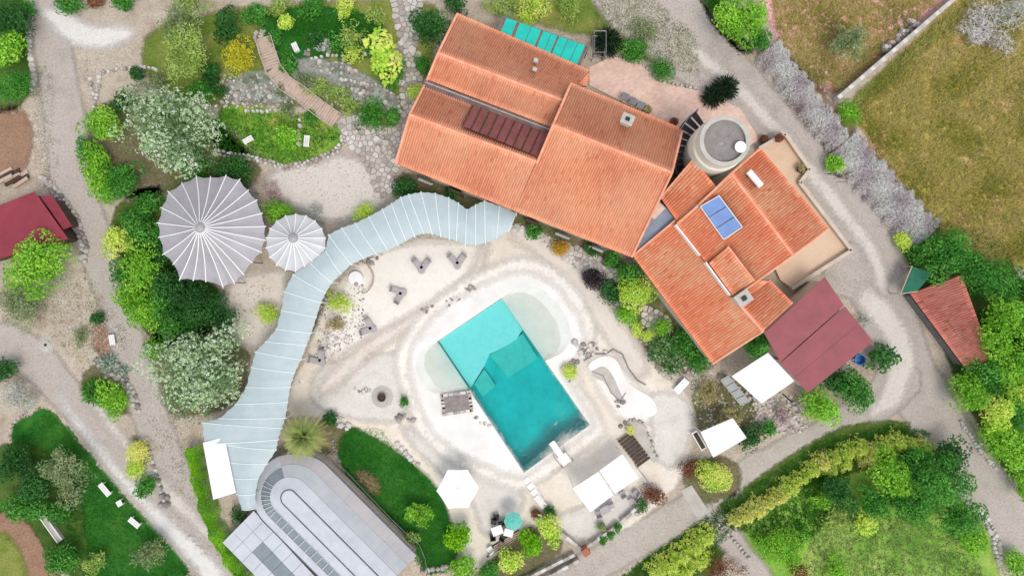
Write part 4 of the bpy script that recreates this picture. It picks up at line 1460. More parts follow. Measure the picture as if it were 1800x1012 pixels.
# ------------------------------------------------------------------ white shade canopies
def canopy(name, label, quads, z, legs=True, sag=.12, frame=True):
    c0 = W(*quads[0][0], 0)
    t = thing(name, label, 'canopy', (c0.x, c0.y, 0))
    for qd in quads:
        P = [W(*p, z) for p in qd]
        S = 6
        vs, fs = [], []
        for a in range(S + 1):
            for c in range(S + 1):
                f, g = a / S, c / S
                v = P[0].lerp(P[1], f).lerp(P[3].lerp(P[2], f), g)
                v = v + Vector((0, 0, -sag * math.sin(math.pi * f) * math.sin(math.pi * g) * (1 if (a + c) % 2 else .8)))
                vs.append(v)
        for a in range(S):
            for c in range(S):
                i = a * (S + 1) + c
                fs.append((i, i + 1, i + S + 2, i + S + 1))
        MB().add(vs, fs).build('cloth', 'white_cloth', t, smooth=True)
        cc = sum(P, Vector()) / 4
        for k in range(4):
            MB().tube(P[k] - Vector((0, 0, .03)), P[(k + 1) % 4] - Vector((0, 0, .03)), .03, .03, 5).build('frame_bar', 'white_paint', t)
            q = P[k].lerp(cc, .03)
            MB().tube((q.x, q.y, -.02), (q.x, q.y, z - .02), .04).build('leg', 'white_paint', t)
    return t


canopy('shade_canopy', 'square white canopy beside the maroon metal shed', [[(1287, 661), (1350, 620), (1396, 669), (1339, 708)]], 2.7)
canopy('shade_canopy', 'white canopy beside the grey road with dark planter at its end', [[(1232, 759), (1288, 735), (1312, 769), (1254, 803)]], 2.5)
canopy('shade_canopy', 'double white canopy with dark middle joint at the pool terrace', [[(1007, 858), (1052, 829), (1078, 869), (1038, 899)], [(1054, 827), (1094, 798), (1122, 839), (1081, 867)]], 2.6)
canopy('shade_canopy', 'long white canopy between the bright hedge and the winding canopy', [[(357, 778), (394, 768), (414, 865), (375, 877)]], 2.9)
# hexagonal parasol
hx = [(787, 825), (822, 825), (842, 857), (823, 892), (788, 893), (767, 862)]
c = W(805, 859, 2.9)
um = thing('parasol', 'hexagonal white parasol between the lawn and the pool', 'parasol', (c.x, c.y, 0))
H6 = [W(*p, 2.45) for p in hx]
for k in range(6):
    p, q = H6[k], H6[(k + 1) % 6]
    m = (p + q) / 2 + Vector((0, 0, -.02))
    m = m.lerp(Vector((c.x, c.y, m.z)), .02)
    MB().add([c, p, m, q], [(0, 1, 2), (0, 2, 3)]).build('canopy_panel', 'white_cloth', um)
    MB().tube(c - Vector((0, 0, .04)), p - Vector((0, 0, .04)), .02).build('rib', 'grey_metal', um)
MB().tube((c.x, c.y, .06), (c.x, c.y, 3.05), .05).build('pole', 'white_paint', um)
MB().lathe((c.x, c.y), [(.4, -.02), (.4, .1), (.08, .16)], 16).build('base', 'concrete', um)

# ------------------------------------------------------------------ turquoise collector bed on the hall
sb = thing('pool_heater', 'row of turquoise heater mats on a rack beside the hall roof', 'solar heater', W(950, 80))
a0, a1, c1, c0 = W(884, 30, 3.0), W(1034, 82, 3.0), W(1016, 123, 3.35), W(870, 66, 3.35)
MB().slab([a0, a1, c1, c0], .08).build('rack', 'rust_metal', sb)
for u0, u1 in ((.04, .165), (.20, .33), (.335, .45), (.475, .565), (.57, .64), (.66, .76), (.765, .875), (.88, .965)):
    q = [a0.lerp(a1, u0), a0.lerp(a1, u1), c0.lerp(c1, u1), c0.lerp(c1, u0)]
    m = sum(q, Vector()) / 4
    q = [v.lerp(m, .02) + Vector((0, 0, .05)) for v in q]
    MB().slab(q, .04).build('heater_mat', 'teal_panel', sb)
for a, c in ((a0, a1), (c0, c1), (a0, c0), (a1, c1)):
    MB().tube(a, c, .06).build('frame_bar', 'grey_metal', sb)
for v in (a0, a1, a0.lerp(a1, .33), a0.lerp(a1, .66), c0, c1):
    MB().tube((v.x, v.y, -.02), v, .05).build('leg', 'dark_metal', sb)
ck = W(1052, 82, 1.2)
cage = thing('pipe_cage', 'metal pipe cage at the end of the turquoise heater mats', 'cage', (ck.x, ck.y, 0))
for dx in (-.5, .5):
    for dy in (-.9, .9):
        MB().tube((ck.x + dx, ck.y + dy, -.02), (ck.x + dx, ck.y + dy, 2.4), .04).build('post', 'grey_metal', cage)
for z in (1.2, 2.4):
    MB().path([(ck.x + x, ck.y + y, z) for x, y in ((-.5, -.9), (.5, -.9), (.5, .9), (-.5, .9), (-.5, -.9))], .04).build('rail', 'grey_metal', cage)
# grey crates on the patio by the eave
for k, (px, py) in enumerate(((1098, 172), (1112, 180), (1125, 187))):
    p = W(px, py, .5)
    g = thing('patio_table', 'grey square table on the brick patio by the hall eave', 'table', (p.x, p.y, .12), 0, 'grey tables on the brick patio')
    MB().box((p.x, p.y, .86), (.62, .62, .05), R(-22)).build('tabletop', 'grey_metal', g)
    for dx in (-.25, .25):
        for dy in (-.25, .25):
            MB().tube((p.x + dx, p.y + dy, .11), (p.x + dx * .9, p.y + dy * .9, .84), .03).build('leg', 'dark_metal', g)

# ------------------------------------------------------------------ wooden walkway over the pond
wk = thing('wooden_walkway', 'curved weathered plank walkway crossing the garden pond', 'walkway', W(520, 140))
cl = [(462, 66), (470, 92), (480, 120), (500, 146), (530, 166), (560, 190), (592, 212)]
seg = []
for k in range(len(cl) - 1):
    a, c = cl[k], cl[k + 1]
    L = math.hypot(c[0] - a[0], c[1] - a[1])
    n = max(1, int(L / 4.4))
    for j in range(n):
        seg.append((lerp2(a, c, (j + .5) / n), math.atan2(-(c[1] - a[1]), c[0] - a[0])))
for j, (p, a) in enumerate(seg):
    q = W(*p, .42)
    MB().box((q.x, q.y, .42 + .008 * (j % 3)), (.216, 1.3 + .05 * math.sin(j * 3.1), .05), a + .02 * math.sin(j * 1.7)).build('plank', 'wood_grey', wk)
for s in (-1, 1):
    pts = []
    for k in range(len(cl)):
        a, c = cl[max(k - 1, 0)], cl[min(k + 1, len(cl) - 1)]
        dx, dy = c[0] - a[0], c[1] - a[1]
        l = math.hypot(dx, dy)
        pts.append((cl[k][0] - dy / l * 14 * s, cl[k][1] + dx / l * 14 * s))
    MB().path([W(*p, 1.2) for p in pts], .04).build('handrail', 'wood_pale', wk)
    MB().path([W(*p, .36) for p in pts], .06).build('beam', 'wood_grey', wk)
    for p in pts:
        q = W(*p, .8)
        MB().tube((q.x, q.y, -.02), (q.x, q.y, 1.22), .04).build('post', 'wood_grey', wk)

# pond and stream
def water(name, pts, z):
    o = MB().add(*flat_poly(wp(smooth_poly(pts, 2)), [], z)).build(name, 'pond_water', None)
    o['kind'] = 'structure'


sheet('stream_bed', [(385, 150), (440, 130), (500, 110), (560, 100), (620, 120), (680, 150), (710, 190), (700, 210), (640, 180), (560, 160), (520, 180), (440, 180), (390, 178)], 'stream_stone', 3 * Z)
water('pond', [(410, 135), (450, 122), (480, 140), (470, 150), (430, 150)], 4 * Z)
water('pond', [(470, 160), (500, 165), (495, 180), (470, 185), (452, 176)], 4 * Z)
water('pond', [(560, 115), (600, 105), (625, 130), (610, 142), (580, 135)], 4 * Z)
water('pond', [(635, 150), (660, 150), (690, 172), (700, 195), (680, 190), (650, 172)], 4 * Z)

# ------------------------------------------------------------------ stones: shared irregular blocks
STONES = []
for k in range(14):
    n = 7
    an = np.sort(np.linspace(0, 2 * math.pi, n, endpoint=False) + rng.uniform(-.3, .3, n))
    rr = rng.uniform(.38, .56, n)
    V = [(math.cos(a) * r_ * s, math.sin(a) * r_ * s, z) for z, s in ((0, 1.0), (.62, .96), (1.0, .66)) for a, r_ in zip(an, rr)]
    Fs = [tuple(range(2 * n, 3 * n))]
    for l in range(2):
        Fs += [(l * n + i, l * n + (i + 1) % n, (l + 1) * n + (i + 1) % n, (l + 1) * n + i) for i in range(n)]
    row = []
    for mt in ('stone_a', 'stone_b', 'stone_c', 'stone_d'):
        me = bpy.data.meshes.new('stone')
        me.from_pydata(V, [], Fs)
        me.materials.append(MATS[mt])
        row.append(me)
    STONES.append(row)


def stone(parent, p, s, h, mats=(0, 1, 2)):
    o = bpy.data.objects.new('stone', random.choice(STONES)[random.choice(mats)])
    COL.objects.link(o)
    if parent is not None:
        o.parent = parent
        o.location = Vector((p[0], p[1], p[2])) - ORG[parent]
    else:
        o.location = p
    o.rotation_euler = (random.uniform(-.12, .12), random.uniform(-.12, .12), random.uniform(0, 6.28))
    o.scale = (s * random.uniform(.85, 1.2), s * random.uniform(.8, 1.1), h)
    return o


def stone_row(label, pts, s=.34, h=.25, step=.36, rows=1, mats=(0, 1, 2), name='stone_edging', cat='stone edging', jit=.06, closed=False):
    P = [W(*p) for p in pts]
    if closed:
        P.append(P[0])
    t = thing(name, label, cat, P[0])
    for a, c in zip(P[:-1], P[1:]):
        d = c - a
        n = max(1, int(d.length / step))
        nn = Vector((-d.y, d.x, 0)).normalized()
        for r_ in range(rows):
            for k in range(n):
                q = a.lerp(c, (k + .5 * (r_ % 2)) / n) + nn * (r_ - (rows - 1) / 2) * s * .8 + Vector((random.uniform(-jit, jit), random.uniform(-jit, jit), -.02))
                stone(t, q, s * random.uniform(.8, 1.35), h * random.uniform(.7, 1.4), mats)
    return t


def stone_heap(label, poly, n, s=(.3, .7), mats=(0, 1, 2, 3), name='rock_pile', cat='rocks', h=.5):
    A = wp(poly)
    c = np.mean(A, 0)
    t = thing(name, label, cat, (c[0], c[1], 0))
    for p in scatter(A, n):
        k = random.uniform(*s)
        stone(t, (p[0], p[1], -.03), k, k * h * random.uniform(.6, 1.4), mats)
    return t


# crazy paving between the garden and the hall: Voronoi flags with recessed joints
def clip_half(poly, m, d):
    o = []
    for k in range(len(poly)):
        a, c = poly[k], poly[(k + 1) % len(poly)]
        da, dc = (a[0] - m[0]) * d[0] + (a[1] - m[1]) * d[1], (c[0] - m[0]) * d[0] + (c[1] - m[1]) * d[1]
        if da <= 0:
            o.append(a)
        if da * dc < 0:
            f = da / (da - dc)
            o.append((a[0] + (c[0] - a[0]) * f, a[1] + (c[1] - a[1]) * f))
    return o


def flagging(poly_px, size, z, parent_name='stone_paving', limit=300, name='flagstone'):
    base = sheet(parent_name, poly_px, 'mortar', z)
    poly = wp(poly_px)
    P = scatter(poly, 6000)
    pts = []
    for p in P:
        if all((p[0] - q[0]) ** 2 + (p[1] - q[1]) ** 2 > (size * .78) ** 2 for q in pts):
            pts.append(p)
    pts = np.array(pts)
    cells = []
    for k, p in enumerate(pts):
        d = np.hypot(*(pts - p).T)
        cellp = [(p[0] + size * .75 * math.cos(a), p[1] + size * .75 * math.sin(a)) for a in np.linspace(0, 2 * math.pi, 12, endpoint=False)]
        for j in np.argsort(d)[1:10]:
            e = pts[j] - p
            l = d[j]
            m = p + e * (.5 - .028 / l)
            cellp = clip_half(cellp, m, e)
            if len(cellp) < 3:
                break
        if len(cellp) >= 3:
            cells.append((p, cellp))
    b = [MB() for _ in range(3)]
    order = sorted(range(len(cells)), key=lambda i_: -len(cells[i_][1]))
    for c_, i_ in enumerate(order):
        p, cp = cells[i_]
        hh = z + random.uniform(.03, .06)
        if c_ < limit:
            m_ = MB().prism(cp, z - .01, hh, .95)
            o = m_.build(name, random.choice(['stone_a', 'stone_b', 'stone_c', 'stone_a']), base)
        else:
            b[c_ % 3].prism(cp, z - .01, hh, .95)
    for k, q in enumerate(b):
        if q.v:
            q.build(name + 's', ['stone_a', 'stone_b', 'stone_c'][k], base, kind='stuff')


flagging([(598, 212), (625, 208), (655, 226), (690, 232), (712, 196), (704, 130), (690, 90), (712, 70), (735, 95), (740, 150), (725, 210), (700, 280), (690, 330), (665, 350), (650, 300), (625, 262), (604, 246)], .46, 5 * Z)
flagging([(690, -10), (740, -10), (738, 60), (722, 90), (700, 60)], .5, 5 * Z, limit=120)
flagging([(985, 428), (1030, 440), (1080, 470), (1085, 490), (1040, 482), (990, 455)], .42, 5 * Z, limit=80)
flagging([(1135, 540), (1175, 560), (1180, 580), (1150, 590), (1130, 565)], .42, 5 * Z, limit=60)
# ------------------------------------------------------------------ stone edgings, rock piles, walls
stone_row('pale stone edging round the curved garden lawn', [(375, 268), (440, 277), (500, 294), (540, 288), (592, 266), (610, 240)], rows=2)
stone_row('stone edging between garden pond and lawn', [(432, 196), (470, 196), (492, 193)], mats=(0, 2))
stone_row('stones lining the pond bank', [(385, 152), (400, 170), (392, 180), (420, 182), (450, 186)], s=.4)
stone_row('row of stones along the upper pond shore', [(548, 104), (575, 98), (596, 96)], mats=(0, 2), s=.36)
stone_row('stones round the lower stream bank', [(600, 140), (640, 148), (670, 152), (700, 172), (704, 205)], s=.4, rows=1)
stone_row('stones along the stream below the walkway', [(612, 152), (640, 172), (675, 190), (696, 198)], s=.35)
stone_row('stone border of the dirt track under the pale tree', [(160, 140), (165, 165), (168, 190), (178, 128), (215, 122), (255, 118), (285, 125)], s=.36)
stone_row('rubble border beside the red barn', [(84, 320), (110, 350), (135, 385), (150, 430), (146, 462)], s=.45, rows=2, mats=(0, 1, 3))
stone_row('row of white stones at the top of the dirt track', [(48, 40), (52, 75), (55, 105), (62, 140), (55, 165)], s=.5, mats=(2, 0))
stone_row('rubble row along the agave bed', [(200, 632), (220, 665), (238, 700), (244, 728)], s=.4, rows=2, mats=(0, 2, 3))
stone_row('rubble row below the yellow green bushes', [(258, 770), (268, 810), (282, 850), (292, 885)], s=.36, mats=(0, 2, 3))
stone_row('old stone border of the deep green lawn', [(18, 765), (24, 745), (45, 725), (62, 712)], s=.32, mats=(0, 1))
stone_row('stones edging the lawn beside the parasol', [(698, 780), (712, 795), (728, 812), (742, 818)], s=.42, mats=(0, 2))
stone_row('rocks at the foot of the marquee lawn', [(742, 1004), (770, 998), (795, 990)], s=.5, mats=(0, 1))
stone_row('thin stone edging of the marquee lawn', [(585, 775), (592, 800), (606, 838)], s=.22, step=.24, mats=(1, 3))
stone_row('rubble kerb beside the south lane', [(1702, 880), (1725, 905), (1745, 935), (1750, 960), (1758, 990)], s=.45, rows=2, mats=(0, 2))
stone_row('low stone kerb along the leafy trees', [(1688, 740), (1720, 788), (1752, 826)], s=.42, step=.3, mats=(2, 0), jit=.03)
stone_row('edging stones of the small path among the shrubs', [(1262, 920), (1290, 950), (1320, 985)], s=.34, mats=(0, 1))
stone_row('pebbly kerb of the brick patio', [(1075, 98), (1120, 106), (1160, 144), (1228, 158)], s=.3, mats=(0, 2))
stone_heap('pile of pale rocks round the spiky agaves', [(160, 628), (205, 622), (225, 650), (215, 668), (175, 660)], 26)
stone_heap('dark boulders at the tip of the rubble row', [(280, 868), (300, 872), (302, 888), (284, 892)], 9, (.4, .8), (3, 1))
stone_heap('rocks round the pool tub', [(826, 728), (850, 738), (870, 750), (845, 745)], 9, (.2, .45))
stone_heap('rocks by the east pool beach', [(1010, 600), (1045, 600), (1066, 618), (1050, 628), (1020, 620)], 18, (.3, .7))
stone_heap('rocks beside the pool shrub', [(985, 645), (1020, 625), (1026, 650), (1000, 672)], 16, (.3, .6))
stone_heap('grey rocks between the loungers and the pool', [(735, 545), (755, 535), (770, 542), (750, 552)], 9, (.2, .45), (1, 3))
stone_heap('grey rocks on the sand near the white rim', [(772, 530), (800, 520), (812, 528), (785, 540)], 10, (.2, .45), (1, 3))
stone_heap('rocks at the bend of the pool sand', [(812, 505), (838, 496), (845, 505), (820, 514)], 9, (.2, .5), (1, 3))
stone_heap('rocks under the winding canopy bend', [(640, 452), (660, 448), (668, 462), (650, 466)], 8, (.25, .5), (1, 3))
stone_heap('rocks in the grassy bed beside the canopy', [(560, 590), (610, 570), (620, 585), (575, 625), (555, 640)], 22, (.25, .6), (0, 2))
stone_heap('rocks below the palm beside the marquee lawn', [(585, 735), (612, 728), (622, 750), (600, 760)], 12, (.3, .7), (0, 2))
stone_heap('rocks at the fire bowl', [(622, 682), (650, 680), (655, 690), (630, 692)], 10, (.2, .45))
stone_heap('rocks below the round bush on the sand', [(690, 725), (715, 722), (740, 735), (720, 742), (695, 736)], 12, (.25, .6), (1, 3))
stone_heap('rocks below the tall garden stream', [(655, 235), (685, 238), (680, 268), (658, 262)], 9, (.5, 1.0), (0, 2))
stone_heap('pale rocks at the foot of the hall', [(900, 395), (925, 400), (920, 415), (905, 408)], 9, (.3, .7), (0, 2))
stone_heap('rocks under the double white canopy hedge', [(1105, 890), (1130, 870), (1145, 875), (1120, 905)], 12, (.3, .6), (0, 2))
stone_heap('pink rubble beside the square white canopy', [(1348, 720), (1400, 705), (1410, 735), (1370, 745)], 30, (.2, .5), (0, 2))
stone_heap('rubble pile under the glass frame by the canopy', [(1290, 675), (1325, 690), (1330, 715), (1300, 708)], 20, (.2, .55), (0, 1, 2))
stone_heap('rubble at the north end of the barn', [(75, 310), (100, 322), (92, 338), (72, 330)], 10, (.3, .7), (0, 1))
# rough-sawn timber stack at the left edge
tm = thing('timber_stack', 'stack of weathered brown boards on bare soil beside the barn', 'timber', W(18, 310))
for k in range(9):
    MB().box(W(8 + (k % 3) * 14, 303 + (k // 3) * 6 + (k % 3) * 3, .12 + .1 * (k // 3)), (1.5, .3, .12), R(28 + 5 * math.sin(k))).build('board', 'wood_dark' if k % 2 else 'wood_grey', tm)
# boundary wall in the field: concrete coping blocks
bw = thing('field_wall', 'long pale masonry wall dividing the two fields', 'wall', W(1570, 88))
a, c = W(1474, 172, 1.1), W(1690, -12, 1.1)
n = 34
d = (c - a).normalized()
s = Vector((d.y, -d.x, 0)) * .14
for k in range(n):
    p, q = a.lerp(c, k / n), a.lerp(c, (k + .985) / n)
    z = Vector((0, 0, .012 * math.sin(k * 2.3)))
    MB().slab([p + s * 1.2 + z, q + s * 1.2 + z, q - s * 1.2 + z, p - s * 1.2 + z], .1).build('coping_block', 'concrete' if k % 3 else 'stone_c', bw)
MB().slab([a + s - Vector((0, 0, .11)), c + s - Vector((0, 0, .11)), c - s - Vector((0, 0, .11)), a - s - Vector((0, 0, .11))], 1.05).build('wall_body', 'concrete', bw)
for k, poly in enumerate(([(1590, 38), (1608, 34), (1612, 48), (1598, 56)], [(1572, 58), (1590, 52), (1594, 68), (1578, 74)], [(1548, 80), (1564, 72), (1568, 84), (1552, 94)])):
    stone_heap(['tall heap of grey stones against the field wall', 'middle heap of grey stones against the field wall', 'end heap of striped grey stones against the field wall'][k], poly, 16, (.35, .6), (1, 3, 0), h=.9)
# low wall at the south pool boundary with corner pillar
sw = thing('boundary_wall', 'low stone wall bounding the pool terrace towards the grey road', 'wall', W(1030, 940))
runs = [((948, 905), (1025, 968)), ((1032, 962), (1088, 922)), ((1092, 918), (1128, 885)), ((1010, 975), (880, 1040)), ((1018, 985), (900, 1050))]
for a_, c_ in runs:
    a, c = W(*a_, .6), W(*c_, .6)
    n = max(3, int((c - a).length / .55))
    d = (c - a).normalized()
    s = Vector((d.y, -d.x, 0)) * .13
    for k in range(n):
        p, q = a.lerp(c, k / n), a.lerp(c, (k + .97) / n)
        h = Vector((0, 0, .03 * math.sin(k * 1.9)))
        MB().slab([p + s + h, q + s + h, q - s + h, p - s + h], .65).build('wall_stone', ['stone_a', 'stone_b', 'stone_c'][k % 3], sw)
pq = W(1030, 970, 1.0)
MB().box((pq.x, pq.y, .55), (.6, .6, 1.1), R(35)).build('pillar', 'terracotta', sw)
# paved strip crossing to the south lane
cr = MB().slab([W(1196, 862, .05), W(1216, 852, .05), W(1250, 905, .05), W(1228, 914, .05)], .07).build('crossing', 'concrete', None)
cr['kind'] = 'structure'
# steps beside the terrace
for k in range(4):
    p = W(932 + k * 6, 850 + k * 10, .1)
    o = MB().box((p.x, p.y, .05 + .05 * k), (1.3, .55, .16 + .1 * k), R(-50)).build('garden_step', 'rim_white', None)
    o['kind'] = 'structure'
# slatted timber steps by the artificial creek
ss = thing('slatted_steps', 'dark slatted timber steps beside the artificial creek', 'steps', W(1115, 792))
for k in range(9):
    p = W(1098 + k * 4.2, 768 + k * 5.4, .25)
    MB().box((p.x, p.y, .3 - .015 * k), (1.35, .2, .07), R(36)).build('slat', 'wood_dark', ss)
for s in (-1, 1):
    a, c = W(1096 + 11 * s, 764 - 8 * s, .2), W(1133 + 11 * s, 813 - 8 * s, .1)
    MB().tube(a, c, .07, .07, 6).build('beam', 'wood_grey', ss)
# handrail beside
hr = thing('terrace_handrail', 'thin metal handrail between slatted steps and terrace corner', 'railing', W(1140, 830))
rp2 = [W(1120, 822, .9), W(1135, 840, .9), W(1146, 856, .9), W(1158, 866, .9)]
MB().path(rp2, .03).build('rail', 'grey_metal', hr)
for q in rp2:
    MB().tube((q.x, q.y, -.02), (q.x, q.y, .92), .03).build('post', 'dark_metal', hr)
# artificial creek of white plaster banks
crk = thing('plaster_creek', 'white plaster creek bed curving beside the pool', 'water feature', W(1080, 690))
bank = smooth_poly([(1030, 640), (1060, 622), (1085, 630), (1095, 660), (1112, 680), (1150, 700), (1158, 728), (1130, 735), (1095, 735), (1085, 715), (1062, 670), (1040, 655)], 2)
MB().prism(wp(bank), -.02, .10, .99).build('bank', 'rim_white', crk)
chan = smooth_poly([(1038, 652), (1062, 640), (1078, 660), (1090, 690), (1100, 705), (1090, 712), (1075, 690), (1060, 668), (1045, 664)], 2)
MB().prism(wp(chan), .09, .115, .99).build('channel', 'concrete', crk)
MB().path([W(x, y, .12) for x, y in ((1026, 634), (1045, 622), (1065, 622), (1078, 614), (1094, 622), (1105, 648), (1120, 668), (1135, 676))], .06).build('kerb', 'stone_d', crk)
MB().path([W(x, y, .12) for x, y in ((1040, 652), (1060, 660), (1074, 690), (1090, 704), (1100, 690))], .04).build('kerb', 'stone_d', crk)
stone_heap('dark rocks in the mouth of the plaster creek', [(1082, 700), (1096, 698), (1100, 712), (1084, 714)], 7, (.25, .5), (3, 1))
pl = thing('rock_planter', 'pale rock planter bed beside the slatted steps', 'planter', W(1135, 780))
MB().prism(wp(smooth_poly([(1092, 745), (1110, 736), (1132, 742), (1142, 775), (1158, 808), (1146, 814), (1118, 772)], 1)), -.02, .18, .98).build('bed', 'concrete', pl)
stone_row('rocks bordering the pale planter beside the slatted steps', [(1090, 748), (1108, 737), (1130, 742), (1138, 760), (1146, 785), (1158, 808)], s=.36, mats=(1, 3, 0))

# ------------------------------------------------------------------ furniture
def lounge_pair(px, py, ang, label):
    """two low armchairs meeting at a grey cushion table, a V seen from above"""
    c = W(px, py, .3)
    z0 = .035
    for s in (-1, 1):
        a = ang + s * R(38)
        d = Vector((math.cos(a), math.sin(a), 0))
        nrm = Vector((-d.y, d.x, 0))
        m = Vector((c.x, c.y, 0)) + d * .55
        t = thing('lounge_chair', label, 'lounge chair', (m.x, m.y, z0), 0, 'pairs of grey lounge chairs on the pool sand')
        MB().box((m.x, m.y, .36), (1.0, .5, .08), a).build('seat', 'sling_grey', t)
        q = m + d * .52
        MB().box((q.x, q.y, .56), (.12, .5, .42), a).build('backrest', 'sling_dark', t)
        for u in (-.42, .42):
            for v in (-.2, .2):
                p = m + d * u + nrm * v
                MB().tube((p.x, p.y, z0 - .01), (p.x, p.y, .33), .025).build('leg', 'dark_metal', t)
    q = Vector((c.x, c.y, 0)) + Vector((math.cos(ang), math.sin(ang), 0)) * -.05
    t = thing('cushion_table', label.replace('lounge chair', 'low table').replace('in the pair', 'between the chairs'), 'table', (q.x, q.y, z0))
    MB().prism([(q.x + .33 * math.cos(k), q.y + .33 * math.sin(k)) for k in np.linspace(0, 5.6, 9)], .28, .38, .95).build('top', 'sling_grey', t)
    MB().tube((q.x, q.y, z0 - .01), (q.x, q.y, .28), .1, .06, 8).build('leg', 'sling_grey', t)


lounge_pair(741, 474, R(90), 'grey lounge chair in the pair under the canopy bend')
lounge_pair(804, 466, R(92), 'grey lounge chair in the pair by the canopy end')
lounge_pair(708, 514, R(200), 'grey lounge chair in the pair beside the round daybed')
lounge_pair(655, 578, R(160), 'grey lounge chair in the pair beside the grassy bed')
lounge_pair(565, 636, R(130), 'grey lounge chair in the pair close to the winding canopy')
# round daybed in a curved screen
c = W(625, 489, .3)
db = thing('round_daybed', 'white round daybed inside a curved brushwood screen', 'daybed', (c.x, c.y, .03))
MB().lathe((c.x, c.y), [(.62, .03), (.66, .3), (.6, .42), (.1, .44)], 24).build('mattress', 'white_cloth', db)
MB().lathe((c.x + .1, c.y - .55), [(.16, .42), (.2, .5), (.1, .58)], 12).build('cushion', 'sling_grey', db)
scn_ = thing('brushwood_screen', 'curved brushwood screen round the white daybed', 'screen', (c.x, c.y, 0))
for k in range(26):
    th = R(-60 + k * 8)
    p = (c.x + 1.55 * math.cos(th), c.y + 1.5 * math.sin(th))
    MB().tube((p[0], p[1], -.02), (p[0] + .03 * math.sin(k), p[1], .7 + .15 * math.sin(k * 2.2)), .06, .04, 5).build('stake', 'wood_grey', scn_)
# fire bowl, round planters
c = W(671, 698, .3)
fb = thing('fire_bowl', 'dark round fire bowl on a pale disc in the sand', 'fire bowl', (c.x, c.y, .03))
MB().lathe((c.x, c.y), [(.95, .025), (.95, .07), (.6, .08)], 28).build('disc', 'deck_sand' if False else 'concrete', fb)
MB().lathe((c.x, c.y), [(.25, .07), (.36, .3), (.38, .42), (.3, .42), (.22, .3)], 20).build('bowl', 'wood_dark', fb)
# white bench near the farmhouse garden
bn = thing('garden_bench', 'long white bench at the farmhouse garden corner', 'bench', W(1197, 679))
a, c = W(1188, 689, .45), W(1208, 668, .45)
d = (c - a).normalized()
s = Vector((d.y, -d.x, 0))
for k in range(3):
    o = s * (-.22 + .22 * k)
    MB().slab([a + o + s * .1, c + o + s * .1, c + o - s * .1, a + o - s * .1], .06).build('slat', 'white_cloth', bn)
for q in (a.lerp(c, .1), a.lerp(c, .9)):
    MB().box((q.x, q.y, .2), (.12, .5, .4), math.atan2(d.y, d.x)).build('leg', 'white_paint', bn)
# white garden benches on lawns
def bench(px, py, L, rz, label, mat='wood_pale'):
    c = W(px, py, .4)
    t = thing('lawn_bench', label, 'bench', (c.x, c.y, 0))
    ca, sa = math.cos(rz), math.sin(rz)
    for k in (-1, 0, 1):
        MB().box((c.x - sa * .17 * k, c.y + ca * .17 * k, .42), (L, .14, .05), rz).build('slat', mat, t)
    for k in (-1, 1):
        MB().box((c.x + ca * L * .4 * k, c.y + sa * L * .4 * k, .2), (.1, .46, .4), rz).build('leg', mat, t)


bench(184, 860, 1.3, R(-50), 'white bench at the road edge of the deep green lawn', 'white_paint')
bench(236, 918, 1.1, R(-40), 'white bench near the grey bush on the lawn', 'white_paint')
bench(210, 884, .5, R(-60), 'small white stool between the lawn benches', 'white_paint')
bench(436, 246, .9, R(30), 'small white bench on the curved garden lawn', 'white_paint')
bench(539, 248, 1.0, R(85), 'white bench beside the stone strip of the garden lawn', 'white_paint')
bench(519, 83, .8, R(-65), 'white bench on the upper lawn beside the walkway', 'white_paint')
bench(197, 597, .9, R(-80), 'white bench on the soil beside the dirt track', 'white_paint')
stone_row('stone strip across the curved garden lawn', [(528, 212), (526, 232), (524, 262)], s=.4, step=.5, mats=(2, 0))
# fallen column beside the lawn trees
fc = thing('fallen_trough', 'long grey concrete trough lying among dark shrubs', 'trough', W(95, 935))
a, c = W(74, 905, .3), W(106, 950, .3)
d = (c - a).normalized()
s = Vector((d.y, -d.x, 0)) * .28
MB().slab([a + s, c + s, c - s, a - s], .34).build('body', 'concrete', fc)
for sg in (-1, 1):
    MB().slab([a + s * sg + Vector((0, 0, .12)), c + s * sg + Vector((0, 0, .12)), c + s * sg * .7 + Vector((0, 0, .12)), a + s * sg * .7 + Vector((0, 0, .12))], .13).build('lip', 'white_paint', fc)
# tables with dark chairs and a turquoise parasol
def chair(px, py, rz, label, mat='black_plastic', group=None):
    c = W(px, py, .4)
    t = thing('chair', label, 'chair', (c.x, c.y, .028), 0, group)
    ca, sa = math.cos(rz), math.sin(rz)
    MB().box((c.x, c.y, .45), (.48, .48, .05), rz).build('seat', mat, t)
    MB().box((c.x - sa * -.23, c.y + ca * -.23, .7), (.48, .06, .5), rz).build('backrest', mat, t)
    for u in (-.2, .2):
        for v in (-.2, .2):
            MB().tube((c.x + u * ca - v * sa, c.y + u * sa + v * ca, .022), (c.x + u * ca - v * sa, c.y + u * sa + v * ca, .44), .02).build('leg', mat, t)


def table(px, py, s, rz, label, mat='white_paint', group=None, z=.75):
    c = W(px, py, z)
    t = thing('table', label, 'table', (c.x, c.y, .028), 0, group)
    MB().box((c.x, c.y, z), (s, s * .8, .05), rz).build('tabletop', mat, t)
    ca, sa = math.cos(rz), math.sin(rz)
    for u in (-.4, .4):
        for v in (-.3, .3):
            MB().tube((c.x + s * (u * ca - v * sa), c.y + s * (u * sa + v * ca), .022), (c.x + s * (u * ca - v * sa), c.y + s * (u * sa + v * ca), z), .025).build('leg', 'grey_metal', t)


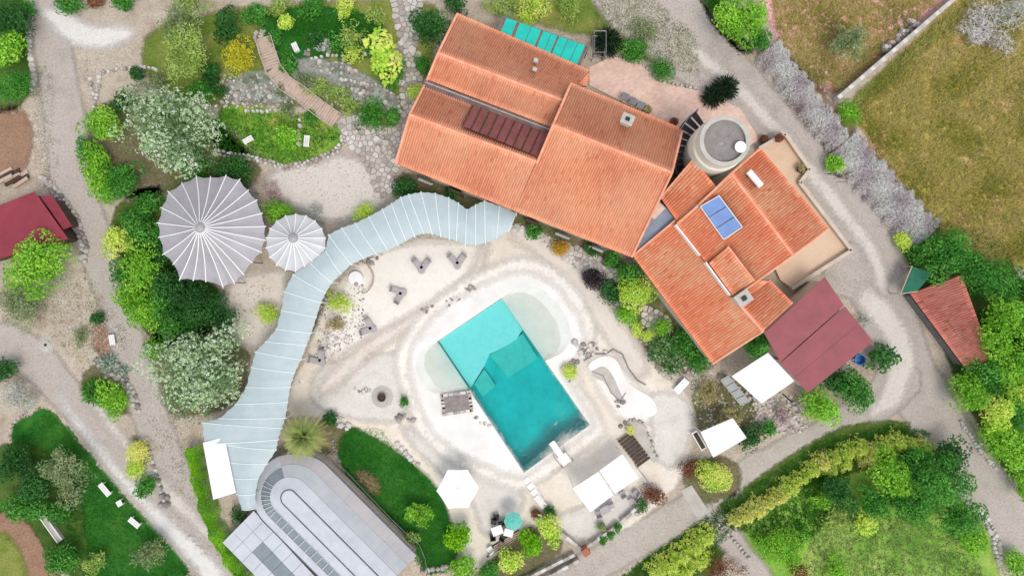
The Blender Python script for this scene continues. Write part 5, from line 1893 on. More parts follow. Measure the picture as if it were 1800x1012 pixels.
table(874, 932, .95, R(20), 'white dining table among black chairs', group=None)
table(894, 936, .8, R(-15), 'white table under the turquoise parasol edge')
for k, (px, py, a) in enumerate(((866, 942, 10), (881, 920, 190), (884, 943, -30), (868, 916, 170), (872, 908, 90), (888, 918, 150))):
    chair(px, py, R(a), 'black chair at the white dining tables', group='black chairs at the white tables')
c = W(902, 917, 2.2)
tp = thing('parasol', 'small turquoise parasol beside white tables and black chairs', 'parasol', (c.x, c.y, 0))
rr = .8
for k in range(8):
    a0_, a1_ = k * math.pi / 4, (k + 1) * math.pi / 4
    p, q = Vector((c.x + rr * math.cos(a0_), c.y + rr * math.sin(a0_), 1.95)), Vector((c.x + rr * math.cos(a1_), c.y + rr * math.sin(a1_), 1.95))
    MB().add([c, p, q], [(0, 1, 2)]).build('canopy_panel', 'turquoise', tp)
    MB().tube(c - Vector((0, 0, .03)), p - Vector((0, 0, .03)), .015).build('rib', 'grey_metal', tp)
MB().tube((c.x, c.y, .02), (c.x, c.y, 2.3), .03).build('pole', 'grey_metal', tp)
chair(862, 965, R(40), 'white chair beside the timber pile near the marquee lawn', 'white_paint')
for k, (px, py, a) in enumerate(((1052, 903, 20), (1074, 888, 200), (1094, 868, 30), (1110, 880, 120), (1118, 866, 60))):
    chair(px, py, R(a), 'grey chair on the terrace beside the double white canopy', 'sling_grey', 'grey chairs beside the double canopy')
table(1064, 896, .8, R(30), 'grey low table beside the double white canopy', 'sling_grey', z=.6)
# timber pile
wpil = thing('timber_stack', 'bundle of grey poles lying below the white tables', 'timber', W(875, 965))
for k in range(7):
    a, c = W(856 + k * 1.5, 978 - k * 3, .1 + .05 * (k % 2)), W(905 + k * 1.2, 946 - k * 2.5, .1 + .05 * (k % 2))
    MB().tube(a, c, .07, .06, 6).build('pole', 'wood_grey' if k % 2 else 'wood_dark', wpil)
# glass cold frame, planter box, blue tub, pallets
cf = thing('cold_frame', 'glass cold frame leaning beside the square white canopy', 'cold frame', W(1288, 680))
q = [W(1267, 668, .9), W(1280, 660, .9), W(1318, 705, .5), W(1302, 712, .5)]
for k in range(4):
    a, e = (k + .04) / 4, (k + .96) / 4
    MB().slab([q[0].lerp(q[3], a), q[1].lerp(q[2], a), q[1].lerp(q[2], e), q[0].lerp(q[3], e)], .03).build('pane', 'lf_glass' if False else 'roof_glass', cf)
for a, e in ((0, 3), (1, 2), (0, 1), (3, 2)):
    MB().tube(q[a], q[e], .05).build('frame_bar', 'wood_pale', cf)
for v in q:
    MB().tube((v.x, v.y, -.02), v, .045).build('leg', 'wood_grey', cf)
bx = thing('planter_box', 'dark oblong planter box at the end of the roadside canopy', 'planter', W(1228, 775))
a = W(1229, 774, .4)
MB().box((a.x, a.y, .22), (.55, 1.75, .46), R(30)).build('box', 'white_paint', bx)
MB().box((a.x, a.y, .44), (.38, 1.55, .06), R(30)).build('soil', 'wood_dark', bx)
bt = thing('blue_tub', 'blue plastic tub at the corner of the maroon shed', 'tub', W(1512, 632))
c = W(1512, 632, .5)
MB().lathe((c.x, c.y), [(.36, -.02), (.46, .5), (.5, .5), (.5, .56), (.42, .56), (.36, .1)], 20).build('body', 'blue_plastic', bt)
MB().tube((c.x - .5, c.y, .5), (c.x - .62, c.y, .42), .04).build('handle', 'white_paint', bt)
pal = thing('wooden_pallet', 'weathered pallet frame beside the pink rubble', 'pallet', W(1387, 702))
for k in range(6):
    p = W(1379 + k * 3.4, 695 + k * 3.0, .15)
    MB().box((p.x, p.y, .15), (.09, 1.0, .04), R(48)).build('slat', 'wood_pale', pal)
for s in (-8, 8):
    MB().tube(W(1378 + s, 694 - s * .9, .1), W(1398 + s, 712 - s * .9, .1), .05).build('bearer', 'wood_grey', pal)
# amphora pots on the terrace corner
for k, (px, py, m_, lab) in enumerate(((1370, 243, 'terracotta', 'terracotta pot with brown plant at the terrace tip'), (1409, 297, 'wood_dark', 'dark pot with pale plant at the terrace corner'), (1343, 245, 'wood_dark', 'dark pot between tower terrace and farmhouse'),
                                      (1138, 193, 'wood_dark', 'dark pot on the brick patio beside the eave'), (1184, 214, 'terracotta', 'terracotta pot on the brick patio near the stair'))):
    z0 = .5 if k < 2 else .1
    c = W(px, py, z0 + .5)
    t = thing('plant_pot', lab, 'pot', (c.x, c.y, z0))
    MB().lathe((c.x, c.y), [(.2, z0 - .01), (.36, z0 + .35), (.34, z0 + .5), (.38, z0 + .52), (.3, z0 + .54)], 16).build('pot', m_, t)
    V, F, tt = crown('fine', .45, .5, k)
    link('foliage', np_mesh('foliage', V * 1.0 + np.array([0, 0, .45]), F, 'lf_red' if k % 2 == 0 else 'lf_straw', t=tt), t)

# cypress-coloured stones, pebbles
def pebbles(name, polys, n, smin, smax, mat='pebble'):
    P = np.concatenate([scatter(wp(p), n) for p in polys])
    m = len(P)
    s = rng.uniform(smin, smax, m) ** 1.0
    a = rng.uniform(0, 6.28, m)
    base = np.array([[1, 0, 0], [0, 1, 0], [-1, 0, 0], [0, -1, 0], [0, 0, .7], [.7, .7, .1]])
    V = np.empty((m, 5, 3))
    for j in range(5):
        bx_, by_, bz_ = base[j]
        jr = rng.uniform(.7, 1.2, m)
        V[:, j, 0] = P[:, 0] + s * jr * (bx_ * np.cos(a) - by_ * np.sin(a))
        V[:, j, 1] = P[:, 1] + s * jr * (bx_ * np.sin(a) + by_ * np.cos(a))
        V[:, j, 2] = .005 + s * bz_ * jr
    i = np.arange(m)[:, None] * 5
    F = np.concatenate([i + np.array([[k, (k + 1) % 4, 4]]) for k in range(4)], 0)
    t = np.tile(rng.random(m), 4)
    return link(name, np_mesh(name, V.reshape(-1, 3), F, mat, t=t), None, (0, 0, 0), 'stuff')


g = pebbles('gravel', [[(60, 150), (90, 150), (100, 300), (60, 300)], [(130, 20), (240, 90), (160, 180), (140, 140)], [(110, 480), (230, 600), (200, 640), (90, 560)],
                       [(240, 620), (330, 740), (330, 850), (270, 800)], [(1040, 0), (1200, 60), (1240, 150), (1180, 160), (1080, 80)], [(1400, 500), (1540, 480), (1520, 520)],
                       [(450, 290), (560, 350), (640, 380), (690, 340), (620, 270), (520, 290)], [(1180, 120), (1250, 130), (1300, 190), (1220, 160)]], 800, .02, .07)
tag(g, 'loose pale gravel and pebbles on the bare earth', 'gravel')
g = pebbles('litter_stones', [[(560, 520), (640, 500), (640, 590), (560, 640)], [(880, 380), (1000, 430), (1080, 480), (1120, 580), (1000, 460)], [(1120, 560), (1260, 640), (1200, 690), (1140, 640)],
                              [(1210, 640), (1420, 700), (1400, 760), (1220, 760)], [(385, 130), (500, 130), (700, 180), (690, 210), (500, 190), (390, 190)], [(1330, 700), (1420, 690), (1420, 760), (1330, 760)]], 500, .05, .16)
tag(g, 'scattered small stones in the planting beds', 'stones')

# ------------------------------------------------------------------ grass blades
def blades(name, label, polys, n, h, mat, spread=.06, w=.03, holes=()):
    P = np.concatenate([scatter(wp(p), int(n_)) for p, n_ in zip(polys, n)])
    m = len(P)
    k = 4
    Q = np.repeat(P, k, 0) + rng.normal(0, spread, (m * k, 2))
    a = rng.uniform(0, 6.28, m * k)
    hh = h * rng.uniform(.5, 1.3, m * k)
    ln = rng.uniform(.4, 1.1, m * k) * hh
    V = np.empty((m * k, 3, 3))
    dx, dy = np.cos(a), np.sin(a)
    ww = w * rng.uniform(.6, 1.4, m * k)
    V[:, 0] = np.c_[Q[:, 0] - dy * ww, Q[:, 1] + dx * ww, np.full(m * k, .005)]
    V[:, 1] = np.c_[Q[:, 0] + dy * ww, Q[:, 1] - dx * ww, np.full(m * k, .005)]
    V[:, 2] = np.c_[Q[:, 0] + dx * ln, Q[:, 1] + dy * ln, hh]
    F = np.arange(m * k * 3).reshape(-1, 3)
    patch = np.repeat(np.clip(.5 + .3 * np.sin(P[:, 0] * .9 + 2 * np.sin(P[:, 1] * .5)) + .2 * np.sin(P[:, 1] * 1.3), 0, 1), k)
    t = np.clip(.55 * patch + .45 * rng.random(m * k), 0, 1)
    o = link(name, np_mesh(name, V.reshape(-1, 3), F, mat, t=t), None, (0, 0, 0), 'stuff')
    tag(o, label, 'grass')


blades('field_grass', 'dry olive and straw grass of the open fields', [[(1495, 184), (1690, 0), (1850, -40), (1850, 470), (1700, 450), (1640, 390), (1540, 262)], [(1350, -20), (1660, -10), (1475, 160), (1430, 145), (1370, 80)]], [14000, 4000], .28, 'blade_dry', .12, .035)
blades('lawn_grass', 'short deep green lawn grass blades', [[(85, 718), (205, 860), (345, 1020), (150, 1020), (100, 880), (22, 780)], [(590, 775), (620, 750), (668, 752), (735, 828), (772, 880), (800, 1000), (740, 1000), (610, 842)],
                                                             [(385, 190), (545, 204), (600, 238), (540, 283), (500, 288), (380, 264)], [(460, 25), (640, 25), (680, 60), (560, 98)]], [6000, 5000, 3000, 3000], .1, 'blade_lawn', .06, .02)
blades('meadow_grass', 'rough green grass under the shrubs and hedge', [[(1080, 1020), (1262, 892), (1440, 776), (1560, 746), (1640, 760), (1450, 840), (1300, 920), (1200, 1020)], [(1300, 930), (1400, 840), (1500, 800), (1480, 900), (1380, 980)], [(1225, -10), (1260, -10), (1320, 90)]],
       [4000, 2000, 500], .2, 'blade_lawn', .1, .03)

blades('garden_grass', 'pale straw tufts in the south garden lawn', [[(1440, 900), (1540, 900), (1680, 930), (1740, 1020), (1400, 1020)]], [2500], .14, 'blade_weed', .1, .03)
blades('weeds', 'sparse low weeds growing in the bare earth', [[(1040, -10), (1150, 0), (1220, 60), (1230, 130), (1150, 120), (1060, 70)], [(60, 120), (90, 110), (105, 300), (90, 340), (60, 280)], [(90, 480), (150, 470), (240, 610), (150, 650), (60, 560)], [(250, 730), (340, 735), (345, 900), (300, 860)],
                                                             [(400, 500), (480, 480), (480, 600), (400, 600)], [(1215, 660), (1330, 700), (1340, 760), (1215, 750)]], [1700, 160, 420, 160, 120, 600], .12, 'blade_weed', .14, .028)

stone_heap('rocks lying in the upper garden stream', [(545, 108), (620, 110), (630, 130), (560, 130)], 26, (.25, .6), (0, 1, 3))
stone_heap('rocks lying in the lower garden stream', [(600, 140), (690, 160), (700, 200), (650, 180)], 28, (.25, .6), (0, 1, 3))
stone_heap('rocks lying under the plank walkway', [(395, 155), (470, 150), (480, 178), (400, 178)], 26, (.25, .6), (0, 1, 3))
c = W(80, 606, .1)
wm = thing('well_cover', 'round pale well cover with dark middle on the diagonal road', 'well cover', (c.x, c.y, 0))
MB().lathe((c.x, c.y), [(.42, -.02), (.42, .09), (.36, .1)], 20).build('ring', 'concrete', wm)
MB().lathe((c.x, c.y), [(.12, .08), (.12, .14)], 12).build('lid', 'dark_metal', wm)

stone_heap('rocks scattered in the upper garden beds', [(470, 60), (560, 90), (640, 70), (690, 40), (640, 120), (560, 110)], 26, (.2, .5), (0, 1, 3))
stone_heap('flat pale stones at the walkway head', [(440, 56), (472, 52), (474, 66), (446, 70)], 12, (.3, .5), (0, 2))
# ------------------------------------------------------------------ trees and shrubs
T, S_ = 'tree', 'shrub'
VEG = [
    # name, label, category, px, py, radius px, form, leaves, height, clear trunk
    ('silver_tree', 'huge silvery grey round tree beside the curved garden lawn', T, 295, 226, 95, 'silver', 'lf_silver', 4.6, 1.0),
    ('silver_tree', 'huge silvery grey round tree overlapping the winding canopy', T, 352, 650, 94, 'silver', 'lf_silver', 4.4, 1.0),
    ('shrub', 'bright green bush at the track side of the silvery tree', S_, 178, 220, 36, 'leafy', 'lf_bright', 2.6, .1),
    ('shrub', 'round leafy bush beside the silvery tree and the track', S_, 168, 290, 36, 'leafy', 'lf_bright', 2.2, .1),
    ('shrub', 'dark green bush below the silvery tree', S_, 214, 315, 40, 'leafy', 'lf_green', 2.2, .1),
    ('shrub', 'leafy green bush at the corner of the barn track', S_, 180, 330, 30, 'leafy', 'lf_bright', 1.8, .1),
    ('shrub', 'small dark bush above the silvery tree', S_, 215, 180, 22, 'leafy', 'lf_dark', 1.6, .1),
    ('shrub', 'clipped dark green bush behind the large tent', S_, 410, 304, 44, 'dense', 'lf_dark', 1.7, .1),
    ('shrub', 'dark bush between silvery tree and large tent', S_, 345, 295, 32, 'dense', 'lf_green', 1.4, .1),
    ('shrub', 'low green bush at the shoulder of the large tent', S_, 262, 360, 30, 'leafy', 'lf_green', 1.4, .1),
    ('shrub', 'yellow green bush at the track bend beside the large tent', S_, 208, 425, 32, 'leafy', 'lf_lime', 2.2, .1),
    ('shrub', 'rounded green bush beside the large tent and the track', S_, 248, 410, 38, 'leafy', 'lf_green', 2.6, .1),
    ('shrub', 'big green bush touching the large tent edge', S_, 252, 472, 46, 'leafy', 'lf_bright', 3.0, .1),
    ('shrub', 'dark green bush under the large tent edge', S_, 300, 500, 40, 'leafy', 'lf_dark', 2.6, .1),
    ('shrub', 'smooth dark green bush below the large tent', S_, 350, 535, 48, 'dense', 'lf_dark', 2.8, .1),
    ('shrub', 'bright lime bush bulging over the dirt track', S_, 250, 550, 40, 'leafy', 'lf_bright', 3.0, .1),
    ('shrub', 'deep green bush between lime bush and silvery tree', S_, 312, 575, 36, 'leafy', 'lf_green', 2.4, .1),
    ('shrub', 'small green bush at the top of the lower silvery tree', S_, 268, 612, 22, 'leafy', 'lf_bright', 1.6, .1),
    ('pale_tree', 'pale feathery green tree beside the dirt track head', T, 322, 92, 56, 'wispy', 'lf_pale', 3.2, .8),
    ('pale_tree', 'greyish airy tree above the pale feathery tree', T, 318, 40, 42, 'wispy', 'lf_olive', 2.8, .6),
    ('shrub', 'dark bush between pale feathery tree and yellow bush', S_, 370, 130, 28, 'leafy', 'lf_dark', 1.6, .1),
    ('yellow_bush', 'bright yellow bush beside the plank walkway', S_, 418, 102, 33, 'fine', 'lf_yellow', 2.4, .1),
    ('shrub', 'small dark round bush on the stone border', S_, 240, 130, 17, 'fine', 'lf_dark', 1.2, .1),
    ('shrub', 'dark bush at the upper end of the walkway', S_, 400, 45, 32, 'leafy', 'lf_dark', 2.0, .1),
    ('shrub', 'light bush along the upper garden fence', S_, 340, 5, 40, 'wispy', 'lf_pale', 1.8, .1),
    ('shrub', 'reddish bush at the upper garden corner', S_, 165, 2, 18, 'leafy', 'lf_red', 1.2, .1),
    ('shrub', 'green bush by the white gravel patch', S_, 215, 5, 24, 'leafy', 'lf_green', 1.6, .1),
    ('shrub', 'low bush at the start of the dirt track', S_, 118, 4, 26, 'leafy', 'lf_green', 1.5, .1),
    ('shrub', 'small lime bush on the upper lawn', S_, 500, 40, 17, 'leafy', 'lf_lime', 1.0, .1),
    ('shrub', 'round olive bush on the upper lawn', S_, 560, 68, 18, 'leafy', 'lf_dark', 1.2, .1),
    ('shrub', 'low green bush beside the middle of the walkway', S_, 508, 112, 20, 'leafy', 'lf_green', 1.0, .1),
    ('shrub', 'grey green bush at the pond edge', S_, 570, 82, 18, 'wispy', 'lf_grey', 1.0, .1),
    ('shrub', 'reedy olive clump between walkway and stream', S_, 565, 155, 32, 'wispy', 'lf_pale', 1.2, .1),
    ('shrub', 'olive reed clump on the stream island', S_, 535, 140, 22, 'wispy', 'lf_olive', .9, .1),
    ('broadleaf_tree', 'light green broad leaved tree above the stream', T, 668, 100, 48, 'broad', 'lf_lime', 3.0, .6),
    ('shrub', 'dark bush beside the broad leaved tree', S_, 690, 130, 28, 'leafy', 'lf_green', 1.4, .1),
    ('shrub', 'olive bush above the broad leaved tree', S_, 620, 60, 30, 'wispy', 'lf_pale', 1.4, .1),
    ('shrub', 'long green bush between stream and crazy paving', S_, 655, 202, 34, 'leafy', 'lf_green', 1.2, .1),
    ('shrub', 'pale clump at the lower end of the stream', S_, 615, 188, 22, 'wispy', 'lf_pale', .9, .1),
    ('shrub', 'grassy bush along the hall wall', S_, 732, 160, 20, 'fine', 'lf_lime', 1.0, .1),
    ('shrub', 'green bush at the hall gable', S_, 745, 115, 18, 'fine', 'lf_green', 1.2, .1),
    ('dark_tree', 'dark tree at the upper corner of the hall roof', T, 755, 45, 42, 'leafy', 'lf_dark', 3.6, .8),
    ('shrub', 'dark bush behind the hall gable end', S_, 800, 5, 30, 'leafy', 'lf_dark', 1.8, .1),
    ('shrub', 'pale straggly bush behind the hall roof', S_, 880, 8, 34, 'wispy', 'lf_pale', 1.6, .1),
    ('shrub', 'green straggly bush above the turquoise mats', S_, 935, 22, 38, 'wispy', 'lf_lime', 1.6, .1),
    ('shrub', 'light bush above the turquoise mats', S_, 1000, 10, 32, 'wispy', 'lf_pale', 1.4, .1),
    ('spiky_conifer', 'dark spiky conifer beside the metal pipe cage', T, 1070, 68, 29, 'spiky', 'lf_spiky', 2.6, .3),
    ('shrub', 'leafy bush beside the dark spiky conifer', S_, 1112, 88, 30, 'leafy', 'lf_green', 1.4, .1),
    ('shrub', 'round green bush at the patio kerb', S_, 1164, 122, 24, 'fine', 'lf_green', 1.6, .1),
    ('shrub', 'thin grassy clump at the edge of the gravel yard', S_, 1130, 55, 34, 'wispy', 'lf_olive', .7, .05),
    ('spiky_conifer', 'broad dark spiky conifer between patio and road', T, 1258, 166, 24, 'spiky', 'lf_spiky', 1.9, .3),
    ('spiky_conifer', 'taller dark spiky conifer leaning over the road edge', T, 1281, 150, 26, 'spiky', 'lf_spiky', 2.6, .3),
    ('shrub', 'bright tree standing in the lawn stone strip', S_, 502, 240, 30, 'leafy', 'lf_bright', 2.0, .2),
    ('shrub', 'grey reed clump beside the walkway foot', S_, 505, 190, 20, 'wispy', 'lf_olive', .9, .1),
    ('shrub', 'spiky bright bush between the two tents', S_, 488, 374, 34, 'fine', 'lf_bright', 1.8, .1),
    ('shrub', 'pink grey heather beside the small tent', S_, 482, 340, 22, 'twiggy', 'lf_pink', .8, .05),
    ('shrub', 'grey twiggy bush at the courtyard edge', S_, 555, 372, 22, 'twiggy', 'lf_grey', .9, .05),
    ('shrub', 'small lime bush above the winding canopy', S_, 640, 374, 19, 'fine', 'lf_lime', 1.4, .1),
    ('shrub', 'dark green bush at the hall corner above the canopy', S_, 716, 330, 30, 'leafy', 'lf_dark', 1.6, .1),
    ('shrub', 'dark bush in the gap between hall and canopy bend', S_, 795, 338, 16, 'leafy', 'lf_dark', 1.2, .1),
    ('shrub', 'yellow green bush in the dusty court beside the canopy', S_, 470, 550, 22, 'fine', 'lf_lime', 1.4, .1),
    ('grass_clump', 'olive tussock beside the canopy inner edge', S_, 598, 530, 27, 'wispy', 'lf_lime', 1.4, .05),
    ('grass_clump', 'straw tussock among rocks beside the canopy', S_, 590, 568, 20, 'wispy', 'lf_straw', 1.0, .05),
    ('shrub', 'small round bush on the sand near the pool', S_, 711, 706, 10, 'fine', 'lf_green', .8, .05),
    ('shrub', 'olive bush at the pool edge rocks', S_, 1002, 655, 17, 'fine', 'lf_lime', .9, .05),
    ('shrub', 'low grey herb in the rock planter', S_, 1108, 756, 10, 'fine', 'lf_gold', .6, .15),
    ('weeping_shrub', 'tall pale green shrub growing on the marquee lawn', S_, 738, 905, 26, 'wispy', 'lf_bright', 2.4, .1),
    ('shrub', 'small flowering shrub at the marquee railing', S_, 722, 945, 15, 'fine', 'lf_pale', .8, .05),
    ('shrub', 'bright yellow green shrub at the lawn end beside the tables', S_, 806, 945, 30, 'leafy', 'lf_hedge', 2.0, .1),
    ('shrub', 'bright shrub at the foot of the marquee lawn', S_, 812, 1000, 28, 'leafy', 'lf_bright', 1.8, .1),
    ('shrub', 'dark shrub below the palm', S_, 580, 738, 17, 'leafy', 'lf_dark', 1.0, .05),
    ('shrub', 'mossy low shrub beside the head of the walkway', S_, 486, 66, 18, 'fine', 'lf_green', .8, .05),
    ('shrub', 'olive shrub at the far end of the upper lawn', S_, 590, 72, 20, 'leafy', 'lf_green', 1.0, .05),
    ('shrub', 'tangled shrub close to the broad leaved tree', S_, 622, 96, 22, 'wispy', 'lf_lime', 1.0, .05),
    ('shrub', 'grassy tangle beside the stream rocks', S_, 595, 165, 24, 'wispy', 'lf_pale', .8, .05),
    ('shrub', 'dark tangle behind the yellow bush', S_, 450, 28, 26, 'leafy', 'lf_green', 1.6, .05),
    ('shrub', 'feathery shrub along the top garden boundary', S_, 490, 8, 26, 'wispy', 'lf_pale', 1.4, .05),
    ('shrub', 'green shrub along the top garden boundary', S_, 548, 12, 26, 'leafy', 'lf_green', 1.2, .05),
    ('shrub', 'lime shrub along the top garden boundary', S_, 606, 14, 26, 'wispy', 'lf_lime', 1.2, .05),
    ('shrub', 'pale shrub near the upper flagstones', S_, 662, 30, 24, 'wispy', 'lf_pale', 1.2, .05),
    ('shrub', 'reed tuft in the pond under the walkway', S_, 492, 160, 14, 'wispy', 'lf_olive', .7, .05),
    ('shrub', 'dark tuft on the stone bank by the yellow bush', S_, 388, 160, 14, 'fine', 'lf_dark', .7, .05),
    ('shrub', 'dense shrub between pale feathery tree and silvery tree', S_, 352, 160, 30, 'leafy', 'lf_green', 1.4, .05),
    ('shrub', 'grey weeds on the stony bank above the silvery tree', S_, 275, 140, 24, 'wispy', 'lf_olive', .7, .05),
    ('shrub', 'low shrub below the walkway railing', S_, 545, 205, 14, 'fine', 'lf_green', .6, .05),
    ('shrub', 'ivy tangle on the stream bank by the flagstones', S_, 690, 205, 18, 'leafy', 'lf_green', .8, .05),
    # farmhouse border
    ('shrub', 'green shrub at the hall wall beside the canopy end', S_, 938, 408, 19, 'leafy', 'lf_green', 1.1, .05),
    ('shrub', 'orange and green round shrub at the hall border', S_, 985, 434, 20, 'fine', 'lf_orange', 1.0, .05),
    ('shrub', 'bluish dark shrub beside the white hall step', S_, 1040, 440, 15, 'fine', 'lf_dark', 1.0, .05),
    ('shrub', 'green shrub under the hall eave corner', S_, 1076, 456, 20, 'leafy', 'lf_green', 1.2, .05),
    ('purple_shrub', 'near black purple shrub on the deck border', S_, 1044, 490, 25, 'fine', 'lf_purple', 1.5, .05),
    ('shrub', 'very dark green shrub beside the purple shrub', S_, 1076, 512, 26, 'leafy', 'lf_dark', 1.5, .05),
    ('small_tree', 'olive green tree at the farmhouse corner', T, 1118, 515, 36, 'fine', 'lf_lime', 2.4, .4),
    ('small_tree', 'green tree between farmhouse corner and hall corner', T, 1108, 480, 26, 'leafy', 'lf_green', 2.0, .4),
    ('shrub', 'light round shrub below the olive green tree', S_, 1100, 552, 24, 'fine', 'lf_bright', 1.2, .05),
    ('shrub', 'low lime shrub at the deck border', S_, 1120, 582, 16, 'fine', 'lf_lime', .7, .05),
    ('shrub', 'second lime shrub at the deck border', S_, 1138, 590, 13, 'fine', 'lf_lime', .7, .05),
    ('shrub', 'bright shrub under the farmhouse eave', S_, 1164, 576, 20, 'fine', 'lf_bright', 1.1, .05),
    ('shrub', 'white flowering shrub at the farmhouse border', S_, 1165, 612, 32, 'leafy', 'lf_flower', 1.2, .05),
    ('shrub', 'dark flowering shrub under the farmhouse eave', S_, 1195, 600, 32, 'leafy', 'lf_green', 1.3, .05),
    ('shrub', 'deep green flowering shrub near the white bench', S_, 1222, 635, 30, 'leafy', 'lf_green', 1.3, .05),
    ('shrub', 'low flowering shrub beside the white bench', S_, 1180, 642, 22, 'leafy', 'lf_flower', .9, .05),
    # right hand side
    ('leafy_tree', 'bright green tree beside the upper road', T, 1308, 36, 50, 'leafy', 'lf_bright', 4.2, .8),
    ('shrub', 'olive shrub attached to the bright road tree', S_, 1335, 70, 24, 'leafy', 'lf_green', 1.8, .1),
    ('olive_tree', 'grey green olive tree standing in the brown field', T, 1490, 72, 40, 'wispy', 'lf_olive', 3.0, .5),
    ('grey_thicket', 'bare grey thicket in the corner of the olive field', S_, 1735, 55, 56, 'twiggy', 'lf_mauve', 1.6, .05),
    ('grey_thicket', 'second bare grey thicket at the field edge', S_, 1785, 25, 40, 'twiggy', 'lf_grey', 1.6, .05),
    ('shrub', 'leafy green bush at the end of the field wall', S_, 1492, 196, 22, 'fine', 'lf_bright', 1.0, .05),
    ('shrub', 'green bush between the road and the dry hedge', S_, 1466, 290, 20, 'leafy', 'lf_bright', 1.4, .05),
    ('shrub', 'yellow green bush where the dry hedge ends', S_, 1588, 424, 20, 'fine', 'lf_lime', 1.2, .05),
    ('leafy_tree', 'dense tree above the brown tiled shed', T, 1662, 448, 50, 'leafy', 'lf_green', 3.6, .4),
    ('shrub', 'dark bush at the netted pen', S_, 1618, 452, 28, 'leafy', 'lf_green', 1.8, .1),
    ('leafy_tree', 'dark leafy tree at the field corner behind the shed', T, 1745, 490, 48, 'leafy', 'lf_green', 3.6, .5),
    ('leafy_tree', 'bright leafy tree beside the shed gable', T, 1775, 560, 52, 'leafy', 'lf_bright', 4.0, .5),
    ('leafy_tree', 'tall bright tree at the shed lower corner', T, 1775, 640, 52, 'leafy', 'lf_bright', 4.0, .5),
    ('leafy_tree', 'broad tree below the brown tiled shed', T, 1705, 688, 42, 'leafy', 'lf_bright', 3.0, .4),
    ('leafy_tree', 'leafy tree bulging towards the south lane', T, 1745, 720, 44, 'leafy', 'lf_lime', 3.2, .4),
    ('leafy_tree', 'dark hollow tree deep in the leafy grove', T, 1790, 720, 40, 'leafy', 'lf_green', 3.2, .4),
    ('leafy_tree', 'bright tree above the south lane kerb', T, 1782, 790, 44, 'leafy', 'lf_bright', 3.0, .4),
    ('leafy_tree', 'tree at the grove end above the lane', T, 1812, 850, 36, 'leafy', 'lf_bright', 2.6, .4),
    ('leafy_tree', 'green tree in the far corner of the grove', T, 1815, 510, 40, 'leafy', 'lf_green', 3.6, .5),
    ('shrub', 'green shrub growing at the farmhouse eave by the maroon shed', S_, 1330, 608, 26, 'fine', 'lf_green', 3.3, .1),
    ('leafy_tree', 'bright round tree beside the maroon shed and grey road', T, 1442, 712, 38, 'leafy', 'lf_bright', 2.8, .4),
    ('leafy_tree', 'larger tree at the lower corner of the maroon shed', T, 1500, 685, 42, 'leafy', 'lf_green', 3.0, .4),
    ('leafy_tree', 'shaded tree against the maroon shed wall', T, 1466, 668, 28, 'leafy', 'lf_dark', 2.4, .4),
    ('fig_bush', 'sprawling dark fig bush beside the blue tub', S_, 1552, 628, 30, 'broad', 'lf_dark', 1.5, .1),
    ('shrub', 'small grey plant at the maroon shed corner', S_, 1520, 565, 16, 'twiggy', 'lf_grey', .8, .05),
    ('shrub', 'rounded olive shrub below the roadside canopy', S_, 1256, 838, 36, 'fine', 'lf_lime', 2.0, .1),
    ('shrub', 'reddish brown shrub at the roadside canopy corner', S_, 1215, 822, 22, 'fine', 'lf_red', 1.2, .1),
    ('shrub', 'blue green shrub beside the roadside canopy', S_, 1322, 768, 26, 'leafy', 'lf_dark', 1.2, .05),
    ('grass_clump', 'straw coloured grass clump above the roadside canopy', S_, 1245, 690, 34, 'twiggy', 'lf_straw', 1.0, .05),
    ('grass_clump', 'olive straw clump beside the roadside canopy', S_, 1285, 728, 28, 'wispy', 'lf_straw', 1.0, .05),
    ('shrub', 'pink blossom shrub at the edge of the grey road', S_, 1375, 730, 26, 'twiggy', 'lf_pink', 1.0, .05),
    ('shrub', 'green roadside shrub below the pink blossom shrub', S_, 1352, 752, 18, 'leafy', 'lf_green', .9, .05),
    # south-east garden
    ('leafy_tree', 'big dark tree at the lane corner of the south garden', T, 1650, 850, 62, 'leafy', 'lf_green', 4.4, .6),
    ('leafy_tree', 'green tree in the middle of the south garden', T, 1565, 835, 46, 'leafy', 'lf_bright', 3.6, .5),
    ('leafy_tree', 'lower green tree of the south garden', T, 1540, 880, 34, 'leafy', 'lf_green', 2.8, .4),
    ('leafy_tree', 'tree at the rubble kerb of the south garden', T, 1690, 905, 42, 'leafy', 'lf_green', 3.2, .5),
    ('shrub', 'bright bush at the rubble kerb end', S_, 1712, 952, 28, 'leafy', 'lf_bright', 1.8, .2),
    ('leafy_tree', 'shadowy tree behind the golden conifers', T, 1478, 868, 32, 'leafy', 'lf_dark', 2.4, .4),
    ('shrub', 'pale bush in the south garden grass', S_, 1470, 912, 30, 'wispy', 'lf_pale', 1.4, .1),
    ('shrub', 'bright low bush in the south garden', S_, 1378, 962, 46, 'fine', 'lf_bright', 1.6, .1),
    ('shrub', 'red brown bush at the far end of the south garden', S_, 1405, 1002, 20, 'fine', 'lf_red', 1.2, .1),
    ('shrub', 'airy green bush at the far end of the south garden', S_, 1470, 1000, 30, 'wispy', 'lf_bright', 1.2, .1),
    ('shrub', 'lone bush at the far end of the south lane', S_, 1788, 990, 28, 'leafy', 'lf_bright', 1.6, .1),
    ('shrub', 'brown twiggy shrub beside the small path', S_, 1270, 1000, 36, 'twiggy', 'lf_red', 1.4, .1),
    ('leafy_tree', 'shady tree behind the big lane corner tree', T, 1605, 815, 42, 'leafy', 'lf_green', 3.2, .4),
    ('leafy_tree', 'light leafed tree between south garden trees', T, 1600, 890, 40, 'leafy', 'lf_green', 3.0, .4),
